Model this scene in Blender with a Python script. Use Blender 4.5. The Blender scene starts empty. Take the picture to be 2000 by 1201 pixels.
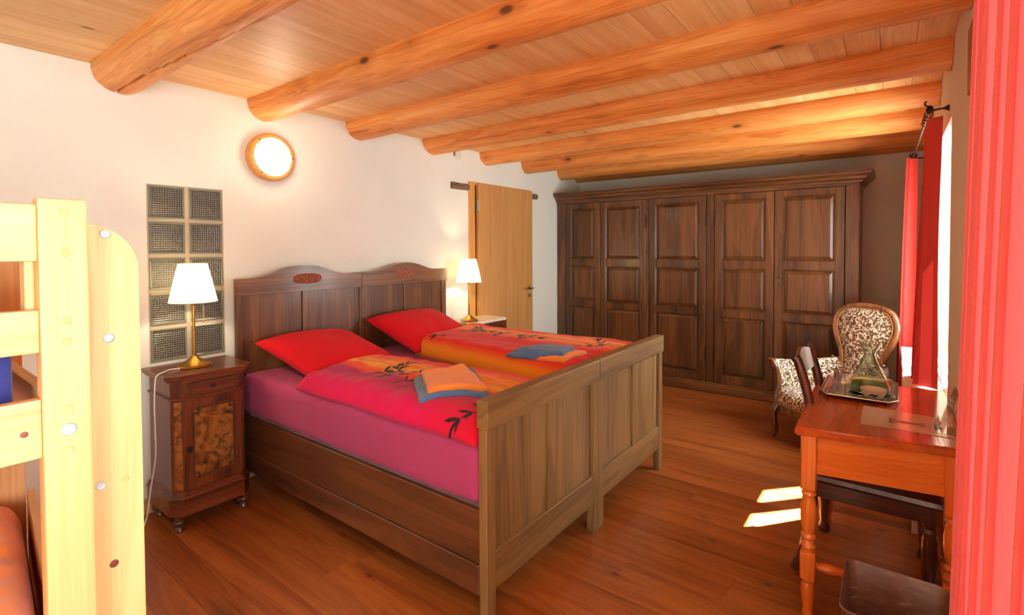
import bpy, bmesh, math, random
import numpy as np
from mathutils import Vector, Matrix, noise as mnoise

S = bpy.context.scene
COL = S.collection
PI = math.pi
random.seed(7)

# ------------------------------------------------------------------ camera
FPX, YAW, PITCH, ROLL, CY = 983.376, 0.647366, 0.0239248, -0.00434496, 509.38
H = 1.5
cf = Vector((math.cos(YAW)*math.cos(PITCH), math.sin(YAW)*math.cos(PITCH), -math.sin(PITCH)))
r0 = Vector((math.sin(YAW), -math.cos(YAW), 0)); u0 = r0.cross(cf)
cr = math.cos(ROLL)*r0 + math.sin(ROLL)*u0
cu = -math.sin(ROLL)*r0 + math.cos(ROLL)*u0
cam = bpy.data.cameras.new('camera')
cam.sensor_fit = 'HORIZONTAL'; cam.sensor_width = 36.0
cam.lens = FPX/2000*36.0
cam.shift_y = -(600.5-CY)/2000
cam.clip_start = 0.02
camo = bpy.data.objects.new('camera', cam); COL.objects.link(camo)
M = Matrix((cr, cu, -cf)).transposed().to_4x4(); M.translation = (0, 0, H)
camo.matrix_world = M
S.camera = camo

def s2l(c):
    return c/12.92 if c <= 0.04045 else ((c+0.055)/1.055)**2.4
def rgb(r, g, b):
    return (s2l(r/255), s2l(g/255), s2l(b/255), 1.0)

# ------------------------------------------------------------------ world, sun, exposure
W = bpy.data.worlds.new('sky'); S.world = W; W.use_nodes = True
bg = W.node_tree.nodes['Background']
bg.inputs['Color'].default_value = (0.86, 0.98, 0.96, 1); bg.inputs['Strength'].default_value = 31.0

SUN_H = Vector((-0.742, 0.671)); SUN_E = math.radians(50.9)
sl = bpy.data.lights.new('sun', 'SUN'); sl.energy = 250.0; sl.angle = math.radians(0.6); sl.color = (1, 0.95, 0.86)
so = bpy.data.objects.new('sun', sl); COL.objects.link(so)
sd = Vector((SUN_H.x*math.cos(SUN_E), SUN_H.y*math.cos(SUN_E), -math.sin(SUN_E)))
so.rotation_euler = sd.to_track_quat('-Z', 'Y').to_euler(); so.location = (6, -4, 5)

def portal(x, z, w, h, y, rot):
    l = bpy.data.lights.new('window_portal', 'AREA'); l.shape = 'RECTANGLE'; l.size = w; l.size_y = h
    l.cycles.is_portal = True
    o = bpy.data.objects.new('window_portal', l); COL.objects.link(o)
    o.location = (x, y, z); o.rotation_euler = rot
YWIN = -0.22; YGL = -0.45; YA = 3.38; XB = 6.0; XBACK = -2.3; ZC = 2.485
WINS = [(3.22, 4.72, 0.765, 2.13), (-0.10, 1.36, 0.72, 2.13), (-1.9, -0.7, 0.72, 2.13)]
for (a, b, c, d) in WINS:
    portal((a+b)/2, (c+d)/2, b-a, d-c, -0.53, (PI/2, 0, 0))

S.view_settings.view_transform = 'Standard'
S.view_settings.look = 'None'
S.view_settings.exposure = 0.08
S.view_settings.gamma = 1.0
S.view_settings.use_curve_mapping = False
S.cycles.max_bounces = 14; S.cycles.diffuse_bounces = 8; S.cycles.glossy_bounces = 6
S.cycles.transmission_bounces = 10; S.cycles.transparent_max_bounces = 12
S.cycles.sample_clamp_indirect = 6.0
S.cycles.caustics_reflective = False; S.cycles.caustics_refractive = False

# ------------------------------------------------------------------ materials
class NT:
    def __init__(s, name):
        s.m = bpy.data.materials.new(name); s.m.use_nodes = True
        s.t = s.m.node_tree; s.n = s.t.nodes; s.b = s.n['Principled BSDF']; s.o = s.n['Material Output']
    def add(s, typ, **kw):
        n = s.n.new(typ)
        for k, v in kw.items():
            if k.startswith('i_'):
                key = k[2:]
                n.inputs[int(key) if key.isdigit() else key].default_value = v
            else: setattr(n, k, v)
        return n
    def link(s, a, b): s.t.links.new(a, b)
    def math(s, op, a, b=None, c=None):
        n = s.add('ShaderNodeMath', operation=op)
        for i, v in enumerate((a, b, c)):
            if v is None: continue
            if isinstance(v, (int, float)): n.inputs[i].default_value = v
            else: s.link(v, n.inputs[i])
        return n.outputs[0]
    def mix(s, f, a, b, blend='MIX'):
        n = s.add('ShaderNodeMix', data_type='RGBA', blend_type=blend)
        for i, v in ((0, f), (6, a), (7, b)):
            if isinstance(v, (int, float)): n.inputs[i].default_value = v
            elif isinstance(v, tuple): n.inputs[i].default_value = v
            else: s.link(v, n.inputs[i])
        return n.outputs[2]
    def ramp(s, f, pts, interp='LINEAR'):
        n = s.add('ShaderNodeValToRGB'); n.color_ramp.interpolation = interp
        e = n.color_ramp.elements
        while len(e) < len(pts): e.new(0.5)
        for i, (p, c) in enumerate(pts):
            e[i].position = p; e[i].color = c if isinstance(c, tuple) else (c, c, c, 1)
        s.link(f, n.inputs[0]); return n.outputs[0]
    def bump(s, h, strength=0.2, dist=0.01):
        n = s.add('ShaderNodeBump'); n.inputs['Strength'].default_value = strength; n.inputs['Distance'].default_value = dist
        s.link(h, n.inputs['Height']); s.link(n.outputs[0], s.b.inputs['Normal'])
    def set(s, **kw):
        for k, v in kw.items():
            s.b.inputs[k.replace('_', ' ')].default_value = v

def flat(name, col, rough=0.5, metal=0.0, bump=0.0, bscale=200, **kw):
    t = NT(name); t.b.inputs['Base Color'].default_value = col
    t.b.inputs['Roughness'].default_value = rough; t.b.inputs['Metallic'].default_value = metal
    t.set(**kw)
    tc = t.add('ShaderNodeTexCoord')
    nz = t.add('ShaderNodeTexNoise'); nz.inputs['Scale'].default_value = bscale; nz.inputs['Detail'].default_value = 4
    t.link(tc.outputs['Object'], nz.inputs['Vector'])
    dark = tuple(c*0.86 for c in col[:3]) + (1,)
    t.link(t.mix(nz.outputs[0], dark, col), t.b.inputs['Base Color'])
    if bump: t.bump(nz.outputs[0], bump, 0.002)
    return t.m

def wood(name, c1, c2, cd, axis='Z', rough=0.45, cross=9.0, long=0.7, knots=0.0, kscale=4.0, coat=0.0,
         vary=0.18, grain=0.5, bump=0.12, spec=0.5, perpiece=True, knotc=None, flatax=None):
    t = NT(name)
    tc = t.add('ShaderNodeTexCoord'); oi = t.add('ShaderNodeObjectInfo')
    v = t.add('ShaderNodeVectorMath', operation='ADD')
    t.link(tc.outputs['Object'], v.inputs[0])
    if perpiece:
        sc = t.add('ShaderNodeVectorMath', operation='SCALE'); sc.inputs[0].default_value = (37.1, 23.7, 51.3)
        t.link(oi.outputs['Random'], sc.inputs['Scale']); t.link(sc.outputs[0], v.inputs[1])
    ia = 'XYZ'.index(axis)
    def mp(lo, cr_):
        m = t.add('ShaderNodeMapping'); s_ = [cr_]*3; s_[ia] = lo
        m.inputs['Scale'].default_value = s_; t.link(v.outputs[0], m.inputs['Vector']); return m.outputs[0]
    n1 = t.add('ShaderNodeTexNoise'); n1.inputs['Scale'].default_value = 1; n1.inputs['Detail'].default_value = 3; n1.inputs['Distortion'].default_value = 0.5
    t.link(mp(long, cross), n1.inputs['Vector'])
    n2 = t.add('ShaderNodeTexNoise'); n2.inputs['Scale'].default_value = 1; n2.inputs['Detail'].default_value = 4
    t.link(mp(long*4, cross*11), n2.inputs['Vector'])
    # growth rings: contour lines of the slow noise
    rg = t.math('SINE', t.math('MULTIPLY', n1.outputs[0], 55.0))
    f = t.math('ADD', t.math('MULTIPLY', n1.outputs[0], 1.0-grain*0.5), t.math('MULTIPLY', n2.outputs[0], grain*0.5))
    f = t.math('ADD', f, t.math('MULTIPLY', rg, 0.055))
    c = t.ramp(f, [(0.28, cd), (0.46, c1), (0.66, c2)])
    if knots > 0:
        vo = t.add('ShaderNodeTexVoronoi'); vo.inputs['Scale'].default_value = 1; vo.inputs['Randomness'].default_value = 1
        km = t.add('ShaderNodeMapping'); ks_ = [kscale]*3; ks_[ia] = kscale*0.45
        if flatax: ks_['XYZ'.index(flatax)] = 0.0
        km.inputs['Scale'].default_value = ks_; t.link(v.outputs[0], km.inputs['Vector'])
        t.link(km.outputs[0], vo.inputs['Vector'])
        k = t.ramp(vo.outputs['Distance'], [(0.0, 1.0), (knots*0.55, 0.9), (knots, 0.0)])
        k2 = t.ramp(vo.outputs['Distance'], [(knots, 0.5), (knots*2.6, 0.0)])
        pick = t.add('ShaderNodeSeparateColor'); t.link(vo.outputs['Color'], pick.inputs[0])
        on = t.math('GREATER_THAN', pick.outputs[0], 0.3)
        c = t.mix(t.math('MULTIPLY', k2, on), c, cd)
        c = t.mix(t.math('MULTIPLY', k, on), c, knotc or tuple(x*0.35 for x in cd[:3])+(1,))
    hv = t.add('ShaderNodeHueSaturation')
    t.link(c, hv.inputs['Color'])
    t.link(t.math('ADD', t.math('MULTIPLY', oi.outputs['Random'], vary), 1.0-vary*0.5), hv.inputs['Value'])
    t.link(hv.outputs[0], t.b.inputs['Base Color'])
    t.set(Roughness=rough); t.b.inputs['Specular IOR Level'].default_value = spec
    t.b.inputs['Coat Weight'].default_value = coat; t.b.inputs['Coat Roughness'].default_value = 0.12
    if bump: t.bump(f, bump, 0.004)
    return t.m

MAT = {}
PINE = dict(c1=rgb(216, 160, 98), c2=rgb(232, 182, 120), cd=rgb(196, 134, 74))
for ax in 'XYZ':
    MAT['walnut'+ax] = wood('walnut_'+ax, rgb(92, 58, 34), rgb(120, 80, 48), rgb(60, 36, 21), ax, 0.36, cross=8, long=0.6, coat=0.15, vary=0.2)
    MAT['palewood'+ax] = wood('lit_walnut_'+ax, rgb(120, 95, 56), rgb(144, 117, 72), rgb(90, 66, 37), ax, 0.48, cross=8, long=0.6, coat=0.0, vary=0.12)  # same walnut, with window light on the footboards painted into the colour
    MAT['dark'+ax] = wood('dark_walnut_'+ax, rgb(84, 48, 28), rgb(108, 64, 37), rgb(54, 30, 18), ax, 0.35, cross=8, long=0.6, coat=0.2, vary=0.2)
    MAT['maho'+ax] = wood('mahogany_'+ax, rgb(96, 44, 22), rgb(124, 62, 32), rgb(62, 28, 15), ax, 0.33, cross=9, long=0.7, coat=0.25, vary=0.15)
    MAT['robe'+ax] = wood('wardrobe_walnut_'+ax, rgb(80, 48, 25), rgb(112, 71, 37), rgb(48, 28, 15), ax, 0.36, cross=6, long=0.5, coat=0.15, vary=0.3)
    MAT['bunk'+ax] = wood('bunk_pine_'+ax, rgb(208, 158, 102), rgb(220, 176, 120), rgb(184, 126, 70), ax, 0.5, cross=13, long=0.5, knots=0.07, kscale=5, vary=0.06, knotc=rgb(120, 52, 26))
    MAT['desk'+ax] = wood('desk_pine_'+ax, rgb(212, 106, 34), rgb(228, 128, 48), rgb(178, 80, 22), ax, 0.28, cross=9, long=0.6, knots=0.06, kscale=5, coat=0.4, vary=0.08, knotc=rgb(70, 26, 10))
    MAT['chair'+ax] = wood('stained_chair_'+ax, rgb(72, 32, 17), rgb(98, 46, 25), rgb(46, 20, 11), ax, 0.35, cross=10, long=0.8, coat=0.2, vary=0.1)
MAT['desktop'] = wood('desk_top_pine', rgb(178, 78, 26), rgb(196, 94, 34), rgb(142, 56, 18), 'X', 0.18, cross=9, long=0.6, knots=0.05, kscale=4, coat=0.6, vary=0.05, bump=0.04, knotc=rgb(70, 26, 10))
MAT['logY'] = wood('orange_log', rgb(220, 142, 68), rgb(236, 170, 98), rgb(176, 98, 38), 'Y', 0.5, cross=15, long=0.9, knots=0.13, kscale=6.5, vary=0.08, grain=0.8, bump=0.5, knotc=rgb(84, 40, 18))
MAT['ceil'] = wood('ceiling_pine', rgb(224, 174, 112), rgb(236, 192, 132), rgb(208, 150, 86), 'X', 0.45, cross=13, long=0.5, knots=0.07, kscale=4.5, vary=0.09, bump=0.06, knotc=rgb(104, 60, 30), flatax='Z')
MAT['floor'] = wood('floor_larch', rgb(148, 80, 36), rgb(170, 100, 50), rgb(112, 56, 24), 'Y', 0.3, cross=12, long=0.6, knots=0.065, kscale=6, vary=0.22, bump=0.06, coat=0.12, knotc=rgb(70, 34, 18), flatax='Z')
MAT['under'] = flat('dark_gap', rgb(60, 34, 18), 0.9)
MAT['door'] = wood('beech_door', rgb(192, 142, 84), rgb(202, 152, 92), rgb(180, 128, 72), 'Z', 0.42, cross=14, long=0.6, vary=0.04, bump=0.03)
MAT['doorframe'] = wood('beech_frame', rgb(204, 146, 76), rgb(214, 160, 90), rgb(188, 128, 62), 'Z', 0.42, cross=14, long=0.6, vary=0.04, bump=0.03)
MAT['base'] = wood('baseboard_pine', rgb(204, 166, 112), rgb(214, 180, 128), rgb(184, 142, 90), 'X', 0.5, cross=14, vary=0.05)
MAT['oldlog'] = wood('weathered_log', rgb(104, 82, 62), rgb(128, 104, 80), rgb(66, 50, 36), 'X', 0.85, cross=30, long=4, vary=0.05, bump=0.8)

def plaster(name, col):
    t = NT(name)
    tc = t.add('ShaderNodeTexCoord')
    n = t.add('ShaderNodeTexNoise'); n.inputs['Scale'].default_value = 3; n.inputs['Detail'].default_value = 6
    t.link(tc.outputs['Object'], n.inputs['Vector'])
    c = t.ramp(n.outputs[0], [(0.3, tuple(x*0.95 for x in col[:3])+(1,)), (0.7, col)])
    t.link(c, t.b.inputs['Base Color']); t.set(Roughness=0.85)
    n2 = t.add('ShaderNodeTexNoise'); n2.inputs['Scale'].default_value = 45; n2.inputs['Detail'].default_value = 6
    t.link(tc.outputs['Object'], n2.inputs['Vector'])
    t.bump(t.math('ADD', n2.outputs[0], t.math('MULTIPLY', n.outputs[0], 2.0)), 0.15, 0.006)
    return t.m
MAT['wall'] = plaster('white_plaster', rgb(233, 236, 227))
MAT['wallw'] = plaster('warm_plaster', rgb(226, 214, 198))

# burl
t = NT('walnut_burl'); tc = t.add('ShaderNodeTexCoord')
n = t.add('ShaderNodeTexNoise'); n.inputs['Scale'].default_value = 9; n.inputs['Detail'].default_value = 7; n.inputs['Distortion'].default_value = 2.2
t.link(tc.outputs['Object'], n.inputs['Vector'])
t.link(t.ramp(n.outputs[0], [(0.32, rgb(52, 26, 12)), (0.47, rgb(120, 70, 30)), (0.6, rgb(156, 100, 48)), (0.75, rgb(92, 48, 20))]), t.b.inputs['Base Color'])
t.set(Roughness=0.3); t.b.inputs['Coat Weight'].default_value = 0.3; MAT['burl'] = t.m

# carved inlay
t = NT('carved_inlay'); tc = t.add('ShaderNodeTexCoord')
n = t.add('ShaderNodeTexVoronoi'); n.inputs['Scale'].default_value = 70; t.link(tc.outputs['Object'], n.inputs['Vector'])
t.link(t.ramp(n.outputs['Distance'], [(0.1, rgb(190, 112, 66)), (0.5, rgb(120, 56, 28))]), t.b.inputs['Base Color'])
t.set(Roughness=0.5); t.bump(n.outputs['Distance'], 0.7, 0.006); MAT['inlay'] = t.m

# marble
t = NT('white_marble'); tc = t.add('ShaderNodeTexCoord')
n = t.add('ShaderNodeTexNoise'); n.inputs['Scale'].default_value = 7; n.inputs['Detail'].default_value = 8; n.inputs['Distortion'].default_value = 1.5
t.link(tc.outputs['Object'], n.inputs['Vector'])
t.link(t.ramp(n.outputs[0], [(0.4, rgb(238, 228, 210)), (0.5, rgb(222, 208, 188)), (0.56, rgb(240, 230, 214))]), t.b.inputs['Base Color']); t.set(Roughness=0.2); MAT['marble'] = t.m

# glass block: pressed ribs, vertical in front and horizontal behind
t = NT('pressed_glass_block'); tc = t.add('ShaderNodeTexCoord'); sp = t.add('ShaderNodeSeparateXYZ'); t.link(tc.outputs['Object'], sp.inputs[0])
nn = t.add('ShaderNodeTexNoise'); nn.inputs['Scale'].default_value = 5; t.link(tc.outputs['Object'], nn.inputs['Vector'])
wob = t.math('MULTIPLY', nn.outputs[0], 4.0)
vx = t.math('SINE', t.math('ADD', t.math('MULTIPLY', sp.outputs[0], 2*PI/0.0125), wob))
vz = t.math('SINE', t.math('ADD', t.math('MULTIPLY', sp.outputs[2], 2*PI/0.0125), wob))
lines = t.math('MAXIMUM', t.math('SUBTRACT', vx, 0.25), t.math('SUBTRACT', vz, 0.1))
n2 = t.add('ShaderNodeTexNoise'); n2.inputs['Scale'].default_value = 8; t.link(tc.outputs['Object'], n2.inputs['Vector'])
c = t.ramp(lines, [(0.0, rgb(46, 48, 54)), (0.55, rgb(92, 94, 92)), (0.85, rgb(168, 164, 150))])
t.link(t.mix(0.5, c, t.ramp(n2.outputs[0], [(0.35, rgb(50, 58, 72)), (0.65, rgb(150, 144, 126))]), 'OVERLAY'), t.b.inputs['Base Color'])
t.set(Roughness=0.25); t.b.inputs['Coat Weight'].default_value = 0.3; t.bump(lines, 0.5, 0.004); MAT['gblock'] = t.m
MAT['gedge'] = flat('glass_block_rim', rgb(120, 128, 112), 0.12, 0, Coat_Weight=0.6)
MAT['mortar'] = flat('block_mortar', rgb(186, 176, 156), 0.9, bump=0.3, bscale=60)

MAT['brass'] = flat('antique_brass', rgb(196, 152, 72), 0.25, 1.0, bscale=20)
MAT['brassd'] = flat('dark_brass', rgb(120, 92, 48), 0.35, 1.0)
MAT['steel'] = flat('polished_steel', rgb(226, 224, 222), 0.18, 1.0, bscale=10)
MAT['satin'] = flat('satin_steel', rgb(170, 166, 160), 0.3, 1.0)
MAT['zinc'] = flat('zinc_bolt', rgb(206, 212, 218), 0.35, 0.6)
MAT['iron'] = flat('black_iron', rgb(42, 36, 34), 0.45, 0.6)
MAT['white'] = flat('white_plastic', rgb(232, 230, 226), 0.4)
MAT['porc'] = flat('white_porcelain', rgb(238, 226, 214), 0.2)
MAT['cord'] = flat('white_cord', rgb(236, 234, 230), 0.5)
MAT['black'] = flat('black_print', rgb(40, 30, 34), 0.6)
MAT['paintw'] = flat('white_paint', rgb(240, 238, 232), 0.45)
MAT['winframe'] = wood('window_wood', rgb(206, 150, 92), rgb(218, 166, 108), rgb(184, 124, 70), 'Z', 0.45, vary=0.05)
MAT['redwood'] = wood('red_brown_board', rgb(140, 70, 36), rgb(156, 84, 46), rgb(110, 50, 26), 'X', 0.5, vary=0.05)

def cloth(name, col, scale=350, rough=0.9, bump=0.25, transl=0.0, attr=None, sheen=0.3, vein=None):
    t = NT(name); tc = t.add('ShaderNodeTexCoord')
    n = t.add('ShaderNodeTexNoise'); n.inputs['Scale'].default_value = scale; n.inputs['Detail'].default_value = 2
    t.link(tc.outputs['Object'], n.inputs['Vector'])
    n3 = t.add('ShaderNodeTexNoise'); n3.inputs['Scale'].default_value = 6; n3.inputs['Detail'].default_value = 3
    t.link(tc.outputs['Object'], n3.inputs['Vector'])
    if attr:
        a = t.add('ShaderNodeAttribute'); a.attribute_name = attr; src = a.outputs['Color']
        c = t.mix(t.math('MULTIPLY', n.outputs[0], 0.25), src, (0, 0, 0, 1))
    else:
        c = t.mix(t.math('MULTIPLY', n.outputs[0], 0.5), col, tuple(x*0.72 for x in col[:3])+(1,))
    t.link(c, t.b.inputs['Base Color']); t.set(Roughness=rough)
    t.b.inputs['Sheen Weight'].default_value = sheen
    t.b.inputs['Specular IOR Level'].default_value = 0.2
    t.bump(t.math('ADD', n.outputs[0], t.math('MULTIPLY', n3.outputs[0], 3.0)), bump, 0.004)
    if transl:
        tr = t.add('ShaderNodeBsdfTranslucent'); t.link(c, tr.inputs['Color'])
        mx = t.add('ShaderNodeMixShader'); mx.inputs[0].default_value = transl
        t.link(t.b.outputs[0], mx.inputs[1]); t.link(tr.outputs[0], mx.inputs[2]); t.link(mx.outputs[0], t.o.inputs[0])
    return t.m
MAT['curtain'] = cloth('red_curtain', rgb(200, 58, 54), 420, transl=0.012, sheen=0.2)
MAT['curtain_lit'] = cloth('lit_red_curtain', rgb(230, 122, 130), 420, transl=0.04, sheen=0.2)  # same fabric; colour carries window light here, shade in the far copy
MAT['sheet'] = cloth('mauve_sheet', rgb(172, 66, 114), 500, bump=0.15, sheen=0.08)
MAT['pillow'] = cloth('red_pillowcase', rgb(206, 16, 34), 500, bump=0.2, sheen=0.04)
MAT['duvet'] = cloth('printed_duvet', None, 500, attr='Col', bump=0.15, sheen=0.1)
MAT['orange_t'] = cloth('orange_terry', rgb(250, 148, 62), 260, bump=0.8)
MAT['blue_t'] = cloth('blue_terry', rgb(82, 118, 168), 260, bump=0.8)
MAT['navy'] = cloth('navy_cover', rgb(40, 44, 110), 300)
MAT['brownb'] = cloth('brown_blanket', rgb(104, 60, 50), 200)
MAT['orangeb'] = cloth('orange_blanket', rgb(236, 124, 30), 260, bump=0.2)
MAT['mattw'] = cloth('grey_ticking', rgb(196, 198, 206), 300)

# armchair damask: brown velvet scrolls on cream
t = NT('damask_velvet'); tc = t.add('ShaderNodeTexCoord')
nz = t.add('ShaderNodeTexNoise'); nz.inputs['Scale'].default_value = 16; nz.inputs['Detail'].default_value = 1
t.link(tc.outputs['Object'], nz.inputs['Vector'])
wv = t.add('ShaderNodeVectorMath', operation='MULTIPLY_ADD'); t.link(nz.outputs['Color'], wv.inputs[0]); wv.inputs[1].default_value = (0.05,)*3; t.link(tc.outputs['Object'], wv.inputs[2])
v1 = t.add('ShaderNodeTexVoronoi'); v1.inputs['Scale'].default_value = 9.0; v1.inputs['Randomness'].default_value = 0.35; t.link(tc.outputs['Object'], v1.inputs['Vector'])
v2 = t.add('ShaderNodeTexVoronoi'); v2.inputs['Scale'].default_value = 50; v2.inputs['Randomness'].default_value = 0.75; t.link(wv.outputs[0], v2.inputs['Vector'])
f = t.math('SINE', t.math('ADD', t.math('MULTIPLY', v2.outputs['Distance'], 8.5), t.math('MULTIPLY', v1.outputs['Distance'], 26.0)))
c = t.ramp(t.math('MULTIPLY_ADD', f, 0.5, 0.5), [(0.0, rgb(74, 44, 18)), (0.35, rgb(104, 66, 28)), (0.62, rgb(134, 90, 44)), (0.72, rgb(226, 206, 176)), (1.0, rgb(236, 224, 204))])
t.link(c, t.b.inputs['Base Color']); t.set(Roughness=0.8); t.b.inputs['Sheen Weight'].default_value = 0.4
t.bump(f, 0.5, 0.004); MAT['damask'] = t.m

def thin_glass(name, tint=(1, 1, 1, 1), refl=0.0):
    t = NT(name); t.n.remove(t.b)
    tr = t.add('ShaderNodeBsdfTransparent'); tr.inputs[0].default_value = tint
    gl = t.add('ShaderNodeBsdfGlossy'); gl.inputs['Roughness'].default_value = 0.02
    fr = t.add('ShaderNodeFresnel'); ge = t.add('ShaderNodeNewGeometry')
    t.link(t.math('MULTIPLY_ADD', ge.outputs['Backfacing'], 1/1.45-1.45, 1.45), fr.inputs[0])
    mx = t.add('ShaderNodeMixShader'); t.link(t.math('MAXIMUM', fr.outputs[0], refl), mx.inputs[0]); t.link(tr.outputs[0], mx.inputs[1]); t.link(gl.outputs[0], mx.inputs[2])
    t.link(mx.outputs[0], t.o.inputs[0]); return t.m
MAT['pane'] = thin_glass('window_glass')
MAT['acrylic'] = thin_glass('clear_acrylic', (0.86, 0.8, 0.74, 1))
def real_glass(name, col):
    t = NT(name); t.set(Roughness=0.0, IOR=1.45); t.b.inputs['Transmission Weight'].default_value = 1.0
    t.b.inputs['Base Color'].default_value = col; return t.m
MAT['tumbler'] = real_glass('clear_glass', (0.97, 0.98, 0.98, 1))
MAT['carafe'] = real_glass('green_glass', (0.80, 0.93, 0.84, 1))
MAT['water'] = thin_glass('carafe_water', (0.62, 0.82, 0.66, 1))
t = NT('smoky_plastic'); t.set(Roughness=0.35)
tc = t.add('ShaderNodeTexCoord'); n = t.add('ShaderNodeTexNoise'); n.inputs['Scale'].default_value = 22; n.inputs['Detail'].default_value = 6
mp_ = t.add('ShaderNodeMapping'); mp_.inputs['Scale'].default_value = (1, 1, 3); t.link(tc.outputs['Object'], mp_.inputs['Vector']); t.link(mp_.outputs[0], n.inputs['Vector'])
t.link(t.ramp(n.outputs[0], [(0.4, rgb(96, 62, 50)), (0.62, rgb(114, 80, 66)), (0.75, rgb(160, 130, 114))]), t.b.inputs['Base Color']); MAT['bin'] = t.m

def emit(name, col, st):
    t = NT(name); t.b.inputs['Base Color'].default_value = col
    t.b.inputs['Emission Color'].default_value = col; t.b.inputs['Emission Strength'].default_value = st
    t.set(Roughness=0.4); return t.m
MAT['bulb'] = emit('lamp_bulb', (1, 0.72, 0.36, 1), 8)
MAT['opal'] = emit('lit_opal_glass', (1, 0.93, 0.78, 1), 3.2)
t = NT('cream_shade'); t.b.inputs['Base Color'].default_value = rgb(246, 236, 214); t.set(Roughness=0.9)
tr = t.add('ShaderNodeBsdfTranslucent'); tr.inputs[0].default_value = rgb(255, 250, 238)
mx = t.add('ShaderNodeMixShader'); mx.inputs[0].default_value = 0.7
t.link(t.b.outputs[0], mx.inputs[1]); t.link(tr.outputs[0], mx.inputs[2]); t.link(mx.outputs[0], t.o.inputs[0]); MAT['shade'] = t.m
t = NT('laminated_sheet'); t.b.inputs['Base Color'].default_value = rgb(206, 176, 158); t.set(Roughness=0.15); t.b.inputs['Coat Weight'].default_value = 0.4; MAT['paper'] = t.m
MAT['printc'] = flat('faded_print', rgb(126, 84, 84), 0.3)
MAT['damasktrim'] = flat('gold_gimp', rgb(172, 128, 70), 0.7)

# ------------------------------------------------------------------ object helpers
def obj(name, bm, mat, parent=None, loc=(0, 0, 0), rot=None, smooth=False, kind=None, label=None):
    bmesh.ops.recalc_face_normals(bm, faces=bm.faces)
    me = bpy.data.meshes.new(name); bm.to_mesh(me); bm.free()
    if smooth:
        me.polygons.foreach_set('use_smooth', [True]*len(me.polygons))
        if smooth != 'all':
            try: me.set_sharp_from_angle(angle=math.radians(40))
            except Exception: pass
    o = bpy.data.objects.new(name, me); COL.objects.link(o)
    if isinstance(mat, str): mat = MAT[mat]
    me.materials.append(mat)
    o.location = loc
    if rot is not None: o.rotation_euler = rot
    if parent is not None: o.parent = parent
    if kind: o['kind'] = kind
    if label: o['label'] = label
    return o
def thing(name, label, cat, loc=(0, 0, 0), rz=0, group=None, rot=None):
    o = bpy.data.objects.new(name, None); COL.objects.link(o); o.empty_display_size = 0.05
    o.location = loc; o.rotation_euler = rot if rot else (0, 0, rz); o['label'] = label; o['category'] = cat
    if group: o['group'] = group
    return o
def tag(o, label, cat, group=None):
    o['label'] = label; o['category'] = cat
    if group: o['group'] = group
    return o
def struct(o): o['kind'] = 'structure'; return o
def B(): return bmesh.new()
def box(bm, x0, x1, y0, y1, z0, z1, bev=0.0, seg=1):
    v = [bm.verts.new(p) for p in ((x0, y0, z0), (x1, y0, z0), (x1, y1, z0), (x0, y1, z0), (x0, y0, z1), (x1, y0, z1), (x1, y1, z1), (x0, y1, z1))]
    fs = [bm.faces.new([v[i] for i in f]) for f in ((0, 3, 2, 1), (4, 5, 6, 7), (0, 1, 5, 4), (1, 2, 6, 5), (2, 3, 7, 6), (3, 0, 4, 7))]
    if bev > 0:
        es = list({e for f in fs for e in f.edges})
        bmesh.ops.bevel(bm, geom=es, offset=bev, segments=seg, affect='EDGES', profile=0.7)
    return bm
def bx(*a, **k): return box(B(), *a, **k)
def prism(bm, pts, y0, y1, axes='xz'):
    """extrude a 2D polygon; axes xz -> along y, xy -> along z, yz -> along x"""
    def P3(p, d):
        if axes == 'xz': return (p[0], d, p[1])
        if axes == 'xy': return (p[0], p[1], d)
        return (d, p[0], p[1])
    a = [bm.verts.new(P3(p, y0)) for p in pts]; b = [bm.verts.new(P3(p, y1)) for p in pts]
    n = len(pts)
    bm.faces.new(a); bm.faces.new(list(reversed(b)))
    for i in range(n): bm.faces.new((a[i], b[i], b[(i+1) % n], a[(i+1) % n]))
    return bm
def lathe(bm, prof, seg=24, cx=0, cy=0, cz=0, axis='z', close=True):
    rings = []
    for r, z in prof:
        ring = []
        for k in range(seg):
            a = 2*PI*k/seg; x, y = r*math.cos(a), r*math.sin(a)
            p = (cx+x, cy+y, cz+z) if axis == 'z' else ((cx+z, cy+x, cz+y) if axis == 'x' else (cx+x, cy+z, cz+y))
            ring.append(bm.verts.new(p))
        rings.append(ring)
    for i in range(len(rings)-1):
        for k in range(seg):
            bm.faces.new((rings[i][k], rings[i][(k+1) % seg], rings[i+1][(k+1) % seg], rings[i+1][k]))
    if close:
        if prof[0][0] > 1e-5: bm.faces.new(rings[0])
        if prof[-1][0] > 1e-5: bm.faces.new(list(reversed(rings[-1])))
    return bm
def smoothpath(pts, n=8, closed=False):
    pts = [Vector(p) for p in pts]; out = []
    N = len(pts); rng = range(N if closed else N-1)
    for i in rng:
        if closed: p0, p1, p2, p3 = pts[(i-1) % N], pts[i], pts[(i+1) % N], pts[(i+2) % N]
        else: p0, p1, p2, p3 = pts[max(i-1, 0)], pts[i], pts[i+1], pts[min(i+2, N-1)]
        for k in range(n):
            s = k/n
            out.append(0.5*((2*p1)+(-p0+p2)*s+(2*p0-5*p1+4*p2-p3)*s*s+(-p0+3*p1-3*p2+p3)*s**3))
    if not closed: out.append(pts[-1])
    return out
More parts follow.
